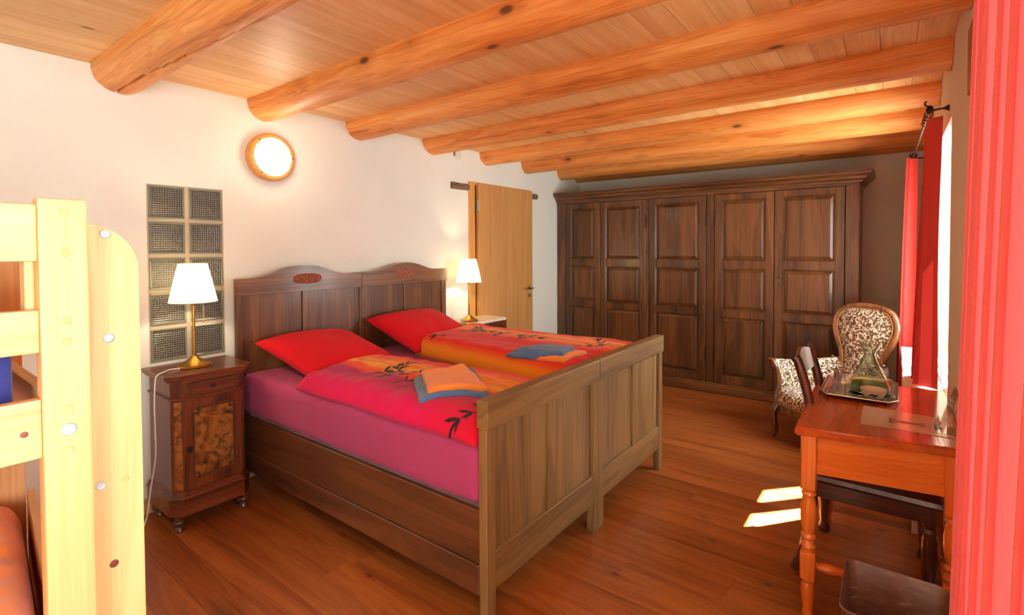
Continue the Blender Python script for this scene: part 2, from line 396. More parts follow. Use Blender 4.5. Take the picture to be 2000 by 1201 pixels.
def tube(bm, pts, r, seg=8, closed=False, sx=1.0, sy=1.0, up=None):
    pts = [Vector(p) for p in pts]; N = len(pts); rings = []
    prev = None
    for i, p in enumerate(pts):
        a = pts[(i-1) % N] if (closed or i > 0) else p; b = pts[(i+1) % N] if (closed or i < N-1) else p
        d = (b-a).normalized()
        if up is not None: s = d.cross(Vector(up)).normalized()
        elif prev is None:
            q = Vector((0, 0, 1)) if abs(d.z) < 0.9 else Vector((1, 0, 0)); s = d.cross(q).normalized()
        else: s = (prev - d*prev.dot(d)).normalized()
        prev = s; t_ = s.cross(d)
        rr = r[i] if isinstance(r, (list, tuple)) else r
        rings.append([bm.verts.new(p + s*(rr*sx*math.cos(2*PI*k/seg)) + t_*(rr*sy*math.sin(2*PI*k/seg))) for k in range(seg)])
    for i in range(N if closed else N-1):
        A, C = rings[i], rings[(i+1) % N]
        for k in range(seg): bm.faces.new((A[k], A[(k+1) % seg], C[(k+1) % seg], C[k]))
    if not closed:
        bm.faces.new(rings[0]); bm.faces.new(list(reversed(rings[-1])))
    return bm
def wallbox(axis, d0, d1, a0, a1, z0, z1, holes):
    """wall slab between d0..d1 in its thickness, spanning a0..a1 and z0..z1, with rectangular holes (a,b,c,d)"""
    bm = B()
    As = sorted({a0, a1, *[h for H_ in holes for h in H_[:2]]}); Zs = sorted({z0, z1, *[h for H_ in holes for h in H_[2:]]})
    for i in range(len(As)-1):
        for j in range(len(Zs)-1):
            ca, cz = (As[i]+As[i+1])/2, (Zs[j]+Zs[j+1])/2
            if any(h[0] < ca < h[1] and h[2] < cz < h[3] for h in holes): continue
            if axis == 'y': box(bm, As[i], As[i+1], d0, d1, Zs[j], Zs[j+1])
            else: box(bm, d0, d1, As[i], As[i+1], Zs[j], Zs[j+1])
    bmesh.ops.remove_doubles(bm, verts=bm.verts, dist=1e-5)
    return bm
def nz(x, y, z=0.0): return mnoise.noise(Vector((x, y, z)))

# ------------------------------------------------------------------ room shell
GX0, GX1, GZ0, GZ1 = 1.033, 1.443, 0.848, 1.880
DX0, DX1, DZ = 3.75, 4.82, 2.175
struct(obj('wall_back', wallbox('y', YA, YA+0.18, XBACK-0.2, XB+0.2, 0, ZC+0.1, [(GX0, GX1, GZ0, GZ1), (DX0, DX1, 0, DZ)]), 'wall'))
struct(obj('wall_front', wallbox('y', -0.50, YWIN, XBACK-0.2, XB+0.2, 0, ZC+0.1, WINS), 'wallw'))
struct(obj('wall_right', bx(XB, XB+0.2, -0.7, YA, 0, ZC+0.1), 'wall'))
struct(obj('wall_left', bx(XBACK-0.2, XBACK, -0.7, YA, 0, ZC+0.1), 'wall'))
fl = struct(obj('floor', bx(XBACK, XB, YWIN, YA+0.2, -0.12, -0.022), 'under'))
ce = struct(obj('ceiling', bx(XBACK, XB, YWIN, YA, ZC+0.02, ZC+0.12), 'under'))
def plank_mesh(name, lx, ly, th, mat):
    b = bx(-lx/2, lx/2, -ly/2, ly/2, -th, 0)
    me = bpy.data.meshes.new(name); b.to_mesh(me); b.free(); me.materials.append(MAT[mat]); return me
PW = 0.138
x = XBACK; k = 0
while x < XB-0.01:
    cuts = [YWIN, 0.35+random.random()*2.6, YA]
    if k % 3 == 1: cuts = [YWIN, YA]
    for i in range(len(cuts)-1):
        L = cuts[i+1]-cuts[i]-0.0015
        o = bpy.data.objects.new('plank', plank_mesh('floor_plank', PW-0.0015, L, 0.021, 'floor')); COL.objects.link(o); o.parent = fl
        o.location = (x+PW/2, (cuts[i]+cuts[i+1])/2, -0.0004*random.random())
    x += PW; k += 1
y = YWIN; k = 0
while y < YA-0.01:
    cuts = [XBACK, 0.9 + 0.77*((k*5) % 7) + 0.03, XB]
    for i in range(len(cuts)-1):
        w = min(0.139, YA-y)
        o = bpy.data.objects.new('plank', plank_mesh('ceiling_plank', cuts[i+1]-cuts[i]-0.002, w-0.002, 0.019, 'ceil')); COL.objects.link(o); o.parent = ce
        o.location = ((cuts[i]+cuts[i+1])/2, y+w/2, ZC+0.019+0.0008*random.random())
    y += 0.139; k += 1
struct(obj('baseboard_back', box(bx(XBACK, 3.74, YA-0.018, YA, 0, 0.085, bev=0.004), 4.83, XB, YA-0.018, YA, 0, 0.085, bev=0.004), 'base'))
struct(obj('baseboard_right', bx(XB-0.018, XB, YWIN, YA-0.02, 0, 0.085, bev=0.004), 'base'))
struct(obj('baseboard_front', bx(XBACK, 2.3, YWIN, YWIN+0.016, 0, 0.085, bev=0.004), 'base'))

# logs
def log(cx, r, zc, label, seed, crack=False, y0=YWIN+0.002, y1=YA-0.002):
    bm = B(); rnd = random.Random(seed); seg = 96 if crack else 32; nr = 64
    rings = []
    for i in range(nr+1):
        yy = y0+(y1-y0)*i/nr
        wx = 0.012*nz(yy*0.6, seed*3.1); wz = 0.008*nz(yy*0.6, seed*7.7, 4)
        ring = []
        for k in range(seg):
            a = 2*PI*k/seg
            rr = r*(1+0.05*nz(yy*0.9+seed, math.cos(a)*0.9, math.sin(a)*0.9)+0.02*nz(yy*5, math.cos(a)*3+seed, math.sin(a)*3))
            if crack:
                ca = -PI/2+0.05+0.5*nz(yy*0.8, 2.2)-0.12*(yy-2.2)
                da = abs((a-2*PI if a > PI else a)-ca)
                wdt = 0.05*(0.6+0.5*nz(yy*2.3, 9.1)); 
                if da < wdt: rr -= 0.045*(1-da/wdt)
            ring.append(bm.verts.new((wx+rr*math.cos(a), yy, wz+rr*math.sin(a))))
        rings.append(ring)
    for i in range(nr):
        for k in range(seg): bm.faces.new((rings[i][k], rings[i][(k+1) % seg], rings[i+1][(k+1) % seg], rings[i+1][k]))
    bm.faces.new(rings[0]); bm.faces.new(list(reversed(rings[-1])))
    o = obj('log_beam', bm, 'logY', None, (cx, 0, zc), smooth=True)
    tag(o, label, 'beam', 'round log beams under the plank ceiling')
LOGS = [(-1.38, .115, None), (-0.6, .115, None), (0.16, .115, None),
        (0.925, .122, 'thick log beam with a long open crack, leftmost above the white wall'),
        (1.72, .117, 'log beam whose wall end sits just above and left of the round lamp'),
        (2.47, .117, 'log beam just left of the smoke detector, third wall end from left'),
        (3.265, .117, 'log beam just right of the smoke detector, fourth wall end from left'),
        (4.035, .113, 'fifth log beam from left, its wall end above the beech door frame'),
        (4.765, .118, 'sixth log beam from left, brightly lit near the curtained window'),
        (5.525, .112, 'seventh log beam from left, last orange one before the wardrobe wall')]
for i, (cx, r, lab) in enumerate(LOGS):
    if lab: log(cx, r, ZC-0.005, lab, i+1, crack=(i == 3))
o_ = log(5.93, .105, ZC-0.005, 'dark log beam against the far wall right above the wardrobe', 12)

# ------------------------------------------------------------------ glass block window
w1 = bpy.data.objects.new('window_1', None); COL.objects.link(w1); w1.location = (GX0, YA, GZ0); w1['kind'] = 'structure'
bw = (GX1-GX0); bh = (GZ1-GZ0)
cw = (bw-0.012)/2; chh = bh/5
m = B()
box(m, 0, bw, 0.012, 0.10, 0, bh)
for i in range(3):
    xx = [0, bw/2-0.012, bw-0.008][i]; box(m, xx, xx+[0.008, 0.024, 0.008][i], 0.001, 0.05, 0, bh)
for j in range(6):
    zz = [0, *[chh*q-0.011 for q in range(1, 5)], bh-0.008][j]; box(m, 0, bw, 0.002, 0.05, zz, zz+(0.022 if 0 < j < 5 else 0.008))
obj('mortar', m, 'mortar', w1)
for i in range(2):
    for j in range(5):
        x0 = 0.008 if i == 0 else bw/2+0.012; x1 = bw/2-0.012 if i == 0 else bw-0.008
        z0 = 0.008 if j == 0 else chh*j+0.011; z1 = bh-0.008 if j == 4 else chh*(j+1)-0.011
        cx, cz = (x0+x1)/2, (z0+z1)/2; hw, hh = (x1-x0)/2, (z1-z0)/2
        b = B()   # rim ring
        for (ax0, ax1, az0, az1) in ((-hw, hw, hh-0.012, hh), (-hw, hw, -hh, -hh+0.012), (-hw, -hw+0.012, -hh+0.012, hh-0.012), (hw-0.012, hw, -hh+0.012, hh-0.012)):
            box(b, ax0, ax1, -0.004, 0.04, az0, az1, bev=0.003)
        g = obj('glass_block', b, 'gedge', w1, (cx, 0, cz))
        f = obj('ribbed_face', bx(-hw+0.012, hw-0.012, 0.003, 0.03, -hh+0.012, hh-0.012, bev=0.002), 'gblock', g)

# ------------------------------------------------------------------ door
d1 = bpy.data.objects.new('door_1', None); COL.objects.link(d1); d1.location = (DX0, YA, 0); d1['kind'] = 'structure'
dw = DX1-DX0
b = box(B(), 0, 0.09, -0.014, 0.16, 0, DZ, bev=0.003); box(b, dw-0.09, dw, -0.014, 0.16, 0, DZ, bev=0.003); box(b, 0.09, dw-0.09, -0.014, 0.16, DZ-0.03, DZ, bev=0.003)
obj('frame', b, 'doorframe', d1)
b = box(B(), 0.112, dw-0.012, -0.046, -0.004, 0.012, DZ-0.012, bev=0.004)
leaf = obj('leaf', b, 'door', d1)
for hz in (1.94, 0.28):
    hb = lathe(B(), [(0.009, -0.055), (0.009, 0.055)], 12); box(hb, -0.014, 0.012, 0.006, 0.012, -0.05, 0.05)
    obj('hinge', hb, 'satin', d1, (0.102, -0.04, hz), smooth=True)
hx = dw-0.085
b = lathe(B(), [(0.024, 0), (0.024, -0.006), (0.010, -0.008), (0.010, -0.045)], 20, axis='y'); tube(b, smoothpath([(0, -0.045, 0), (0, -0.058, 0), (-0.02, -0.06, 0), (-0.115, -0.055, 0.0)], 5), 0.0095, 10)
obj('door_handle', b, 'satin', leaf, (hx, -0.046, 1.05), smooth=True)
b = lathe(B(), [(0.024, 0), (0.024, -0.006), (0.02, -0.008)], 20, axis='y'); box(b, -0.003, 0.003, -0.0095, -0.006, -0.012, 0.008)
obj('key_escutcheon', b, 'satin', leaf, (hx, -0.046, 0.967), smooth=True)
struct(obj('door_light_block', bx(DX0-0.3, DX1+0.3, YA+0.19, YA+0.25, 0, ZC), 'wall'))  # unseen slab added behind the doorway, stops outside light leaking in
# old lintel log through the wall above the door
def rough_log(bm, x0, x1, r, seed):
    rings = []
    for i in range(41):
        xx = x0+(x1-x0)*i/40
        rings.append([bm.verts.new((xx, math.cos(2*PI*k/16)*r*(1+.18*nz(xx*9, k*.7, seed)), math.sin(2*PI*k/16)*r*(1+.18*nz(xx*9, k*.7, seed+5)))) for k in range(16)])
    for i in range(40):
        for k in range(16): bm.faces.new((rings[i][k], rings[i][(k+1) % 16], rings[i+1][(k+1) % 16], rings[i+1][k]))
    bm.faces.new(rings[0]); bm.faces.new(list(reversed(rings[-1])))
    return bm
b = rough_log(B(), 3.50, 3.748, 0.034, 1); rough_log(b, 4.822, 4.95, 0.034, 3)
struct(obj('trim_1', b, 'oldlog', None, (0, YA+0.004, 2.112), smooth=True))

# ------------------------------------------------------------------ windows in the front wall
def casement(name, x0, x1, z0, z1, n, solid=()):
    w = bpy.data.objects.new(name, None); COL.objects.link(w); w.location = (x0, YGL, z0); w['kind'] = 'structure'
    W_, H_ = x1-x0, z1-z0
    b = box(B(), 0, W_, -0.05, 0, 0, 0.05, bev=0.003); box(b, 0, W_, -0.05, 0, H_-0.05, H_, bev=0.003)
    box(b, 0, 0.05, -0.05, 0, 0.05, H_-0.05, bev=0.003); box(b, W_-0.05, W_, -0.05, 0, 0.05, H_-0.05, bev=0.003)
    obj('frame', b, 'winframe', w)
    pw = (W_-0.1)/n
    for i in range(n):
        a = 0.05+i*pw
        b = box(B(), a, a+0.06, -0.04, 0.012, 0.05, H_-0.05, bev=0.003); box(b, a+pw-0.06, a+pw, -0.04, 0.012, 0.05, H_-0.05, bev=0.003)
        box(b, a+0.06, a+pw-0.06, -0.04, 0.012, 0.05, 0.12, bev=0.003); box(b, a+0.06, a+pw-0.06, -0.04, 0.012, H_-0.11, H_-0.05, bev=0.003)
        s = obj('sash', b, 'winframe', w)
        if i in solid:
            obj('sun_block_board', bx(a+0.06, a+pw-0.06, -0.03, -0.008, 0.12, H_-0.11), 'winframe', s); continue  # added solid leaf, keeps a streak of sun off the desk
        obj('pane', bx(a+0.06, a+pw-0.06, -0.022, -0.016, 0.12, H_-0.11), 'pane', s)
    return w
casement('window_2', *WINS[0], 4, (0,))
casement('window_3', *WINS[1], 2)
casement('added_window_4', *WINS[2], 2)  # unseen window, added for more daylight from behind the camera

# ------------------------------------------------------------------ wardrobe
WX = 5.40   # front plane
wr = thing('wardrobe', 'long dark walnut wardrobe with five panelled doors along the far wall', 'wardrobe', (WX, 0, 0))
# local coords: x depth (0 = front, + back), y = world y
YR, YL = 0.236, 3.345
def wpart(name, bm, mat, par=wr, **k): return obj(name, bm, mat, par, **k)
doors = [(2.775, 3.235), (2.205, 2.768), (1.552, 2.165), (0.915, 1.462), (0.345, 0.908)]
ZD0, ZD1 = 0.105, 2.045
stiles = [(3.24, YL), (2.170, 2.200), (1.467, 1.547), (YR, 0.340)]
for a, c in stiles: wpart('front_stile', bx(0.0, 0.03, a, c, 0.09, 2.06, bev=0.003), 'robeZ')
wpart('side_panel', bx(0.03, 0.58, YR, YR+0.025, 0.0, 2.06, bev=0.002), 'robeZ')
wpart('side_panel', bx(0.03, 0.58, YL-0.025, YL, 0.0, 2.06, bev=0.002), 'robeZ')
wpart('back_panel', bx(0.56, 0.58, YR+0.03, YL-0.03, 0.05, 2.06), 'robeZ')
wpart('plinth', box(bx(-0.03, 0.58, YR-0.02, YL+0.005, 0.0, 0.085, bev=0.008), -0.018, 0.03, YR-0.01, YL, 0.085, 0.102, bev=0.005), 'robeY')
wpart('frieze_rail', bx(-0.002, 0.03, YR, YL, 2.05, 2.09, bev=0.002), 'robeY')
# cornice: moulded profile swept along front and right end
prof = [(0.0, 2.075), (-0.018, 2.078), (-0.020, 2.09), (-0.045, 2.105), (-0.052, 2.125), (-0.085, 2.145), (-0.088, 2.158), (-0.10, 2.165), (-0.10, 2.178), (0.0, 2.178)]
b = B(); rows = []
for (o_, z) in prof:
    rows.append([b.verts.new((o_, YL+0.01, z)), b.verts.new((o_, YR+o_, z)), b.verts.new((0.58, YR+o_, z))])
for i in range(len(prof)-1):
    for k in range(2): b.faces.new((rows[i][k], rows[i][k+1], rows[i+1][k+1], rows[i+1][k]))
v = [b.verts.new(p) for p in ((-0.1, YL+0.01, 2.178), (-0.1, YR-0.1, 2.178), (0.58, YR-0.1, 2.178), (0.58, YL+0.01, 2.178))]
b.faces.new(v)
wpart('cornice', b, 'robeY')
RZ = [(0.185, 0.795), (0.865, 1.290), (1.372, 1.985)]
def raised_panel(y0, y1, z0, z1):
    b = B(); c = 0.032
    L = [(0.016, y0, y1, z0, z1), (0.013, y0+0.004, y1-0.004, z0+0.004, z1-0.004), (0.003, y0+c, y1-c, z0+c, z1-c), (0.000, y0+c+.002, y1-c-.002, z0+c+.002, z1-c-.002)]
    R_ = [[b.verts.new((x, a, d)) for a, d in ((p, r), (q, r), (q, s_), (p, s_))] for x, p, q, r, s_ in L]
    for i in range(3):
        for k in range(4): b.faces.new((R_[i][k], R_[i][(k+1) % 4], R_[i+1][(k+1) % 4], R_[i+1][k]))
    b.faces.new(R_[3]); b.faces.new(list(reversed(R_[0])))
    return b
for i, (a, c) in enumerate(doors):
    f = 0.0 if i != 4 else -0.002
    st = 0.07; pa, pc = a+st, c-st
    b = B()
    box(b, -0.008+f, 0.022, a, pa, ZD0, ZD1, bev=0.002); box(b, -0.008+f, 0.022, pc, c, ZD0, ZD1, bev=0.002)
    zz = [ZD0, *[q for r in RZ for q in r], ZD1]
    for q in range(0, 8, 2): box(b, -0.008+f, 0.022, pa, pc, zz[q], zz[q+1], bev=0.002)
    # bead moulding round each opening
    for (z0, z1) in RZ:
        for (q0, q1, r0, r1) in ((pa, pc, z0, z0+0.012), (pa, pc, z1-0.012, z1), (pa, pa+0.012, z0+0.012, z1-0.012), (pc-0.012, pc, z0+0.012, z1-0.012)):
            box(b, -0.003, 0.014, q0, q1, r0, r1, bev=0.003)
    d = wpart('door', b, 'robeZ')
    for (z0, z1) in RZ: obj('raised_panel', raised_panel(pa+0.010, pc-0.010, z0+0.010, z1-0.010), 'robeZ', d)
    hs = {0: c, 1: a, 2: a, 3: c, 4: a}[i]
    for hz in (1.80, 0.40):
        hb = lathe(B(), [(0.0045, -0.07), (0.0045, 0.07)], 10); lathe(hb, [(0.0, -0.08), (0.006, -0.072), (0.0, -0.064)], 8, close=False); lathe(hb, [(0.0, 0.064), (0.006, 0.072), (0.0, 0.08)], 8, close=False)
        obj('hinge', hb, 'iron', d, (-0.011, hs, hz), smooth=True)
    ks = {0: None, 1: c-0.03, 2: None, 3: None, 4: c-0.028}[i]
    if ks:
        kb = lathe(B(), [(0.0, -0.004), (0.013, -0.004), (0.016, 0)], 16, axis='x', close=False); box(kb, -0.010, -0.003, -0.003, 0.003, -0.010, 0.006); lathe(kb, [(0.0, -0.018), (0.007, -0.016), (0.007, -0.004)], 12, axis='x', close=False)
        obj('keyhole', kb, 'brassd', d, (-0.0085, ks, 1.19), smooth=True)

# ------------------------------------------------------------------ beds
YH, YF = 3.29, 1.24     # headboard front face / footboard front face
def make_bed(x0, x1, label, mirror):
    w = x1-x0
    t = thing('single_bed', label, 'bed', (x0, 0, 0), 0, 'walnut beds pushed together')
    # headboard with shaped top rail
    top = [(0, .0), (.10, .002), (.20, .014), (.28, .035), (.36, .062), (.44, .073), (.5, .0755), (.58, .071), (.66, .052), (.74, .026), (.80, .013), (.88, .006), (1.0, .008)]
    if mirror: top = [(0, .008), (.12, .010), (.22, .026), (.32, .052), (.40, .066), (.48, .074), (.54, .072), (.62, .058), (.70, .036), (.78, .016), (.85, .010), (1.0, .009)]
    tp = smoothpath([(p*w, 1.315+q, 0) for p, q in top], 4)
    pts = [(0, 1.212)] + [(p.x, p.y) for p in tp] + [(w, 1.212)]
    obj('head_rail', prism(B(), pts, YH-0.022, YH+0.026), 'walnutX', t)
    hx0 = [0.0, 0.028][not mirror]; sx1 = w-0.03 if not mirror else w-0.055
    for q in ((0.0, 0.030), (w-(0.012 if not mirror else 0.055), w)):
        obj('head_post', bx(q[0], q[1], YH-0.012, YH+0.03, 0.0, 1.212, bev=0.003), 'walnutZ', t)
    lo, hi = 0.032, (w-0.014 if not mirror else w-0.057)
    mid = 0.442 if not mirror else 0.430
    obj('head_panel', bx(lo, mid-0.004, YH, YH+0.02, 0.3, 1.211, bev=0.002), 'walnutZ', t)
    obj('head_panel', bx(mid+0.004, hi, YH, YH+0.02, 0.3, 1.211, bev=0.002), 'walnutZ', t)
    obj('back_board', bx(0.01, w-0.01, YH+0.021, YH+0.03, 0.25, 1.2), 'darkZ', t)
    # carved oval plaque
    cxp = 0.475 if not mirror else 0.444
    pl = []
    for k in range(32):
        a = 2*PI*k/32; ex = 2.6
        pl.append((cxp+0.105*math.copysign(abs(math.cos(a))**(2/ex), math.cos(a)), 1.299+0.036*math.copysign(abs(math.sin(a))**(2/ex), math.sin(a))))
    obj('inlay', prism(B(), pl, YH-0.027, YH-0.0215), 'inlay', t, label='carved reddish oval inlay')
    # footboard
    def fp(name, a, c, y0, y1, z0, z1, mat, bev=0.003): return obj(name, bx(a, c, y0, y1, z0, z1, bev=bev), mat, t)
    pw = 0.055
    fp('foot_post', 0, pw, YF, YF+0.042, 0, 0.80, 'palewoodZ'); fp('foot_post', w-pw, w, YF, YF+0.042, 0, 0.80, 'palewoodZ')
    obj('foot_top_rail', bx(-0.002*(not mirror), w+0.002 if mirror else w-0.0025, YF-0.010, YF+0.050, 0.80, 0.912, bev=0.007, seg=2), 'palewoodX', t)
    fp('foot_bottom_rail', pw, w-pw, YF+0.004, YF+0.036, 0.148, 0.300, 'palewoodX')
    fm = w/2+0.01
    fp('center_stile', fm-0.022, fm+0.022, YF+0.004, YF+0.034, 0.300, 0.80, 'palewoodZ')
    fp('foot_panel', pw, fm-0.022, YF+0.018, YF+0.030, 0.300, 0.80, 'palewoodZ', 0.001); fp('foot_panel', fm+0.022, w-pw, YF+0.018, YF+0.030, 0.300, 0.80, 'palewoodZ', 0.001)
    # side rails: two stepped boards
    for a, c in ((0.006, 0.032), (w-0.032, w-0.006)):
        s = -1 if a < 0.1 else 1
        rb = box(B(), a, c, YF+0.042, YH-0.012, 0.255, 0.468, bev=0.003)
        box(rb, a+(s < 0)*-0.010, c+(s > 0)*0.010, YF+0.042, YH-0.012, 0.135, 0.255, bev=0.004)
        obj('side_rail', rb, 'darkY', t)
    return t
make_bed(1.473, 2.398, 'walnut single bed on the left, open side rail facing the room', False)
make_bed(2.402, 3.328, 'walnut single bed on the right, nearer the panelled wardrobe', True)

def mattress(x0, x1, label):
    bm = B(); y0, y1, z0, z1 = YF+0.047, YH-0.020, 0.470, 0.722
    nx, ny, nzz = 30, 60, 8
    R_ = 0.05
    def rnd(px_, py_, pz_):
        c = Vector((min(max(px_, x0+R_), x1-R_), min(max(py_, y0+R_), y1-R_), min(max(pz_, z0+R_), z1-R_)))
        d = Vector((px_, py_, pz_))-c
        if d.length > 1e-6: return c + d.normalized()*R_
        return Vector((px_, py_, pz_))
    grid = {}
    def V(i, j, k):
        key = (i, j, k)
        if key not in grid:
            p = rnd(x0+(x1-x0)*i/nx, y0+(y1-y0)*j/ny, z0+(z1-z0)*k/nzz)
            if i in (0, nx):
                fold = 0.006*math.sin(p.y*40+3*nz(p.y*3, p.z*2))*max(0, nz(p.y*1.7, p.z*1.5, 5)+0.25)
                fold += 0.012*nz(p.y*2.2, p.z*4, 2)
                p.x += (fold if i == 0 else -fold)-(-0.004 if i == 0 else 0.004)
                if k == 0: p.z += 0.014*nz(p.y*2.5, 3.3)+0.004
            if k == nzz: p.z += 0.006*nz(p.x*4, p.y*3)
            grid[key] = bm.verts.new(p)
        return grid[key]
    for i in range(nx):
        for j in range(ny):
            for k in (0, nzz): bm.faces.new((V(i, j, k), V(i+1, j, k), V(i+1, j+1, k), V(i, j+1, k)))
    for k in range(nzz):
        for j in range(ny):
            for i in (0, nx): bm.faces.new((V(i, j, k), V(i, j+1, k), V(i, j+1, k+1), V(i, j, k+1)))
        for i in range(nx):
            for j in (0, ny): bm.faces.new((V(i, j, k), V(i+1, j, k), V(i+1, j, k+1), V(i, j, k+1)))
    o = thing('mattress', label, 'mattress', (0, 0, 0), 0, 'mattresses on the double bed')
    obj('fitted_sheet', bm, 'sheet', o, smooth='all')
    obj('mattress_core', bx(x0+0.045, x1-0.045, y0+0.003, y1-0.02, 0.40, 0.462, bev=0.01), 'mattw', o, label='bare grey mattress edge under the sheet')
mattress(1.474, 2.396, 'mattress with mauve fitted sheet on the left single bed')
mattress(2.404, 3.322, 'mattress with mauve fitted sheet on the right single bed')

# ------------------------------------------------------------------ soft goods
def softslab(name, C, basefn, thick, edge, mat, res=0.0048, noise_amp=0.15, nscale=5, colfn=None, parent=None, wob=0.0, power=0.5, taper=None, build=True):
    """closed cushion over the quad C (head-left, head-right, foot-right, foot-left); returns object and a top-height function"""
    C = [Vector((c[0], c[1])) for c in C]
    lu = max((C[1]-C[0]).length, (C[2]-C[3]).length); lv = max((C[3]-C[0]).length, (C[2]-C[1]).length)
    nu = max(6, int(lu/res)); nv = max(6, int(lv/res))
    us = np.linspace(0, 1, nu+1); vs = np.linspace(0, 1, nv+1)
    verts = []; uv = []
    def prof(d):
        q = min(1.0, d/edge); return (1-(1-q)**2)**power
    for v in vs:
        for u in us:
            p = C[0]*(1-u)*(1-v)+C[1]*u*(1-v)+C[2]*u*v+C[3]*(1-u)*v
            e = prof(min(u, 1-u)*lu)*prof(min(v, 1-v)*lv)
            x, y = p.x, p.y
            if wob:
                x += wob*nz(p.x*3.1, p.y*3.3, 1.5); y += wob*nz(p.x*3.3, p.y*2.9, 7.5)
            h = thick*e*(1+noise_amp*nz(x*nscale, y*nscale, 3)+noise_amp*0.5*nz(x*nscale*2.7, y*nscale*2.7, 8))
            if taper: h *= taper(u, v)
            verts.append((x, y, basefn(x, y)+h)); uv.append((u, v))
    N = nu+1
    faces = [(j*N+i, j*N+i+1, (j+1)*N+i+1, (j+1)*N+i) for j in range(nv) for i in range(nu)]
    loop = [i for i in range(nu)] + [j*N+nu for j in range(nv)] + [nv*N+i for i in range(nu, 0, -1)] + [j*N for j in range(nv, 0, -1)]
    faces.append(tuple(reversed(loop)))
    me = bpy.data.meshes.new(name); me.from_pydata(verts, [], faces); me.update()
    me.polygons.foreach_set('use_smooth', [True]*(len(faces)-1)+[False])
    if colfn:
        ca = me.color_attributes.new('Col', 'FLOAT_COLOR', 'POINT')
        P_ = np.array(verts); U_ = np.array(uv)
        cols = colfn(P_, U_, lu, lv)
        ca.data.foreach_set('color', np.concatenate([cols, np.ones((len(cols), 1))], 1).astype(np.float32).ravel())
    me.materials.append(MAT[mat])
    o = bpy.data.objects.new(name, me); COL.objects.link(o)
    if parent: o.parent = parent
    va = np.array(verts)
    def top(x, y):
        d = (va[:, 0]-x)**2+(va[:, 1]-y)**2
        return float(va[int(d.argmin()), 2])
    return o, top

def lin(*c): return np.array([s2l(q/255) for q in c])
def gradient(u, stops):
    ps = np.array([s[0] for s in stops]); cs = np.array([lin(*s[1]) for s in stops])
    return np.stack([np.interp(u, ps, cs[:, k]) for k in range(3)], 1)
INK = lin(42, 22, 26)
def leafmask(X, Y, cx, cy, ang, L, w):
    dx, dy = X-cx, Y-cy
    a = dx*math.cos(ang)+dy*math.sin(ang); b_ = -dx*math.sin(ang)+dy*math.cos(ang)
    q = np.clip(a/L, 0, 1)
    return (a > 0) & (a < L) & (np.abs(b_) < w*0.5*np.sin(PI*q**0.75))
def segmask(X, Y, p, q, w):
    d = np.array([q[0]-p[0], q[1]-p[1]]); L = np.linalg.norm(d); d = d/L
    a = (X-p[0])*d[0]+(Y-p[1])*d[1]; b_ = -(X-p[0])*d[1]+(Y-p[1])*d[0]
    return (a > 0) & (a < L) & (np.abs(b_) < w*0.5)
def sprig(X, Y, cx, cy, ang, size, rnd, n=4):
    m = np.zeros(len(X), bool); p = (cx, cy); a = ang
    for i in range(n):
        L = size*(0.26+0.08*rnd.random()); q = (p[0]+L*math.cos(a), p[1]+L*math.sin(a))
        m |= segmask(X, Y, p, q, 0.006)
        for s in (-1, 1):
            for r_ in range(rnd.choice((1, 2, 2))):
                m |= leafmask(X, Y, q[0], q[1], a+s*(0.35+0.5*rnd.random()), size*(0.22+0.2*rnd.random()), 0.017)
        a += rnd.uniform(-0.35, 0.35); p = q
    m |= leafmask(X, Y, p[0], p[1], a, size*0.36, 0.017)
    return m

BASE = lambda x, y: 0.724
rnd = random.Random(3)
def duvL(P_, U_, lu, lv):
    u = U_[:, 0].copy(); v = U_[:, 1]
    wob = np.array([0.02*nz(p[0]*2, p[1]*3) for p in P_])
    st = np.array([0.09*nz(p[0]*26, p[1]*1.3, 6) for p in P_])
    uu = u+wob*0.5
    c = gradient(uu+np.where((uu > .37), st, 0), [(0, (226, 18, 92)), (.10, (214, 16, 96)), (.22, (178, 18, 92)), (.33, (172, 22, 98)), (.37, (232, 58, 40)), (.46, (240, 92, 36)), (.52, (244, 140, 44)), (.58, (246, 186, 62)), (.64, (242, 128, 44)), (.70, (244, 170, 66)), (.78, (238, 110, 52)), (.86, (228, 66, 56)), (.94, (214, 48, 70)), (1, (190, 30, 80))])
    foot = np.clip((v-0.72)/0.28, 0, 1)[:, None]
    c = c*(1-foot*(uu < .37)[:, None]) + lin(220, 14, 52)*foot*(uu < .37)[:, None]
    X, Y = P_[:, 0], P_[:, 1]; m = np.zeros(len(X), bool)
    for (cx, cy, a, s, n) in ((1.62, 2.18, -0.55, .16, 3), (1.75, 2.30, 0.0, .26, 3), (1.80, 2.16, 0.9, .24, 3), (1.70, 2.12, -0.2, .22, 3), (1.88, 2.10, 1.9, .22, 3), (1.66, 2.02, -0.1, .24, 3), (2.0, 2.66, 2.6, .16, 2), (1.62, 1.30, 2.0, .2, 3), (1.56, 1.36, 0.6, .2, 2), (2.05, 1.42, 0.3, .2, 2)):
        m |= sprig(X, Y, cx, cy, a, s, rnd, n)
    c[m] = INK
    return c
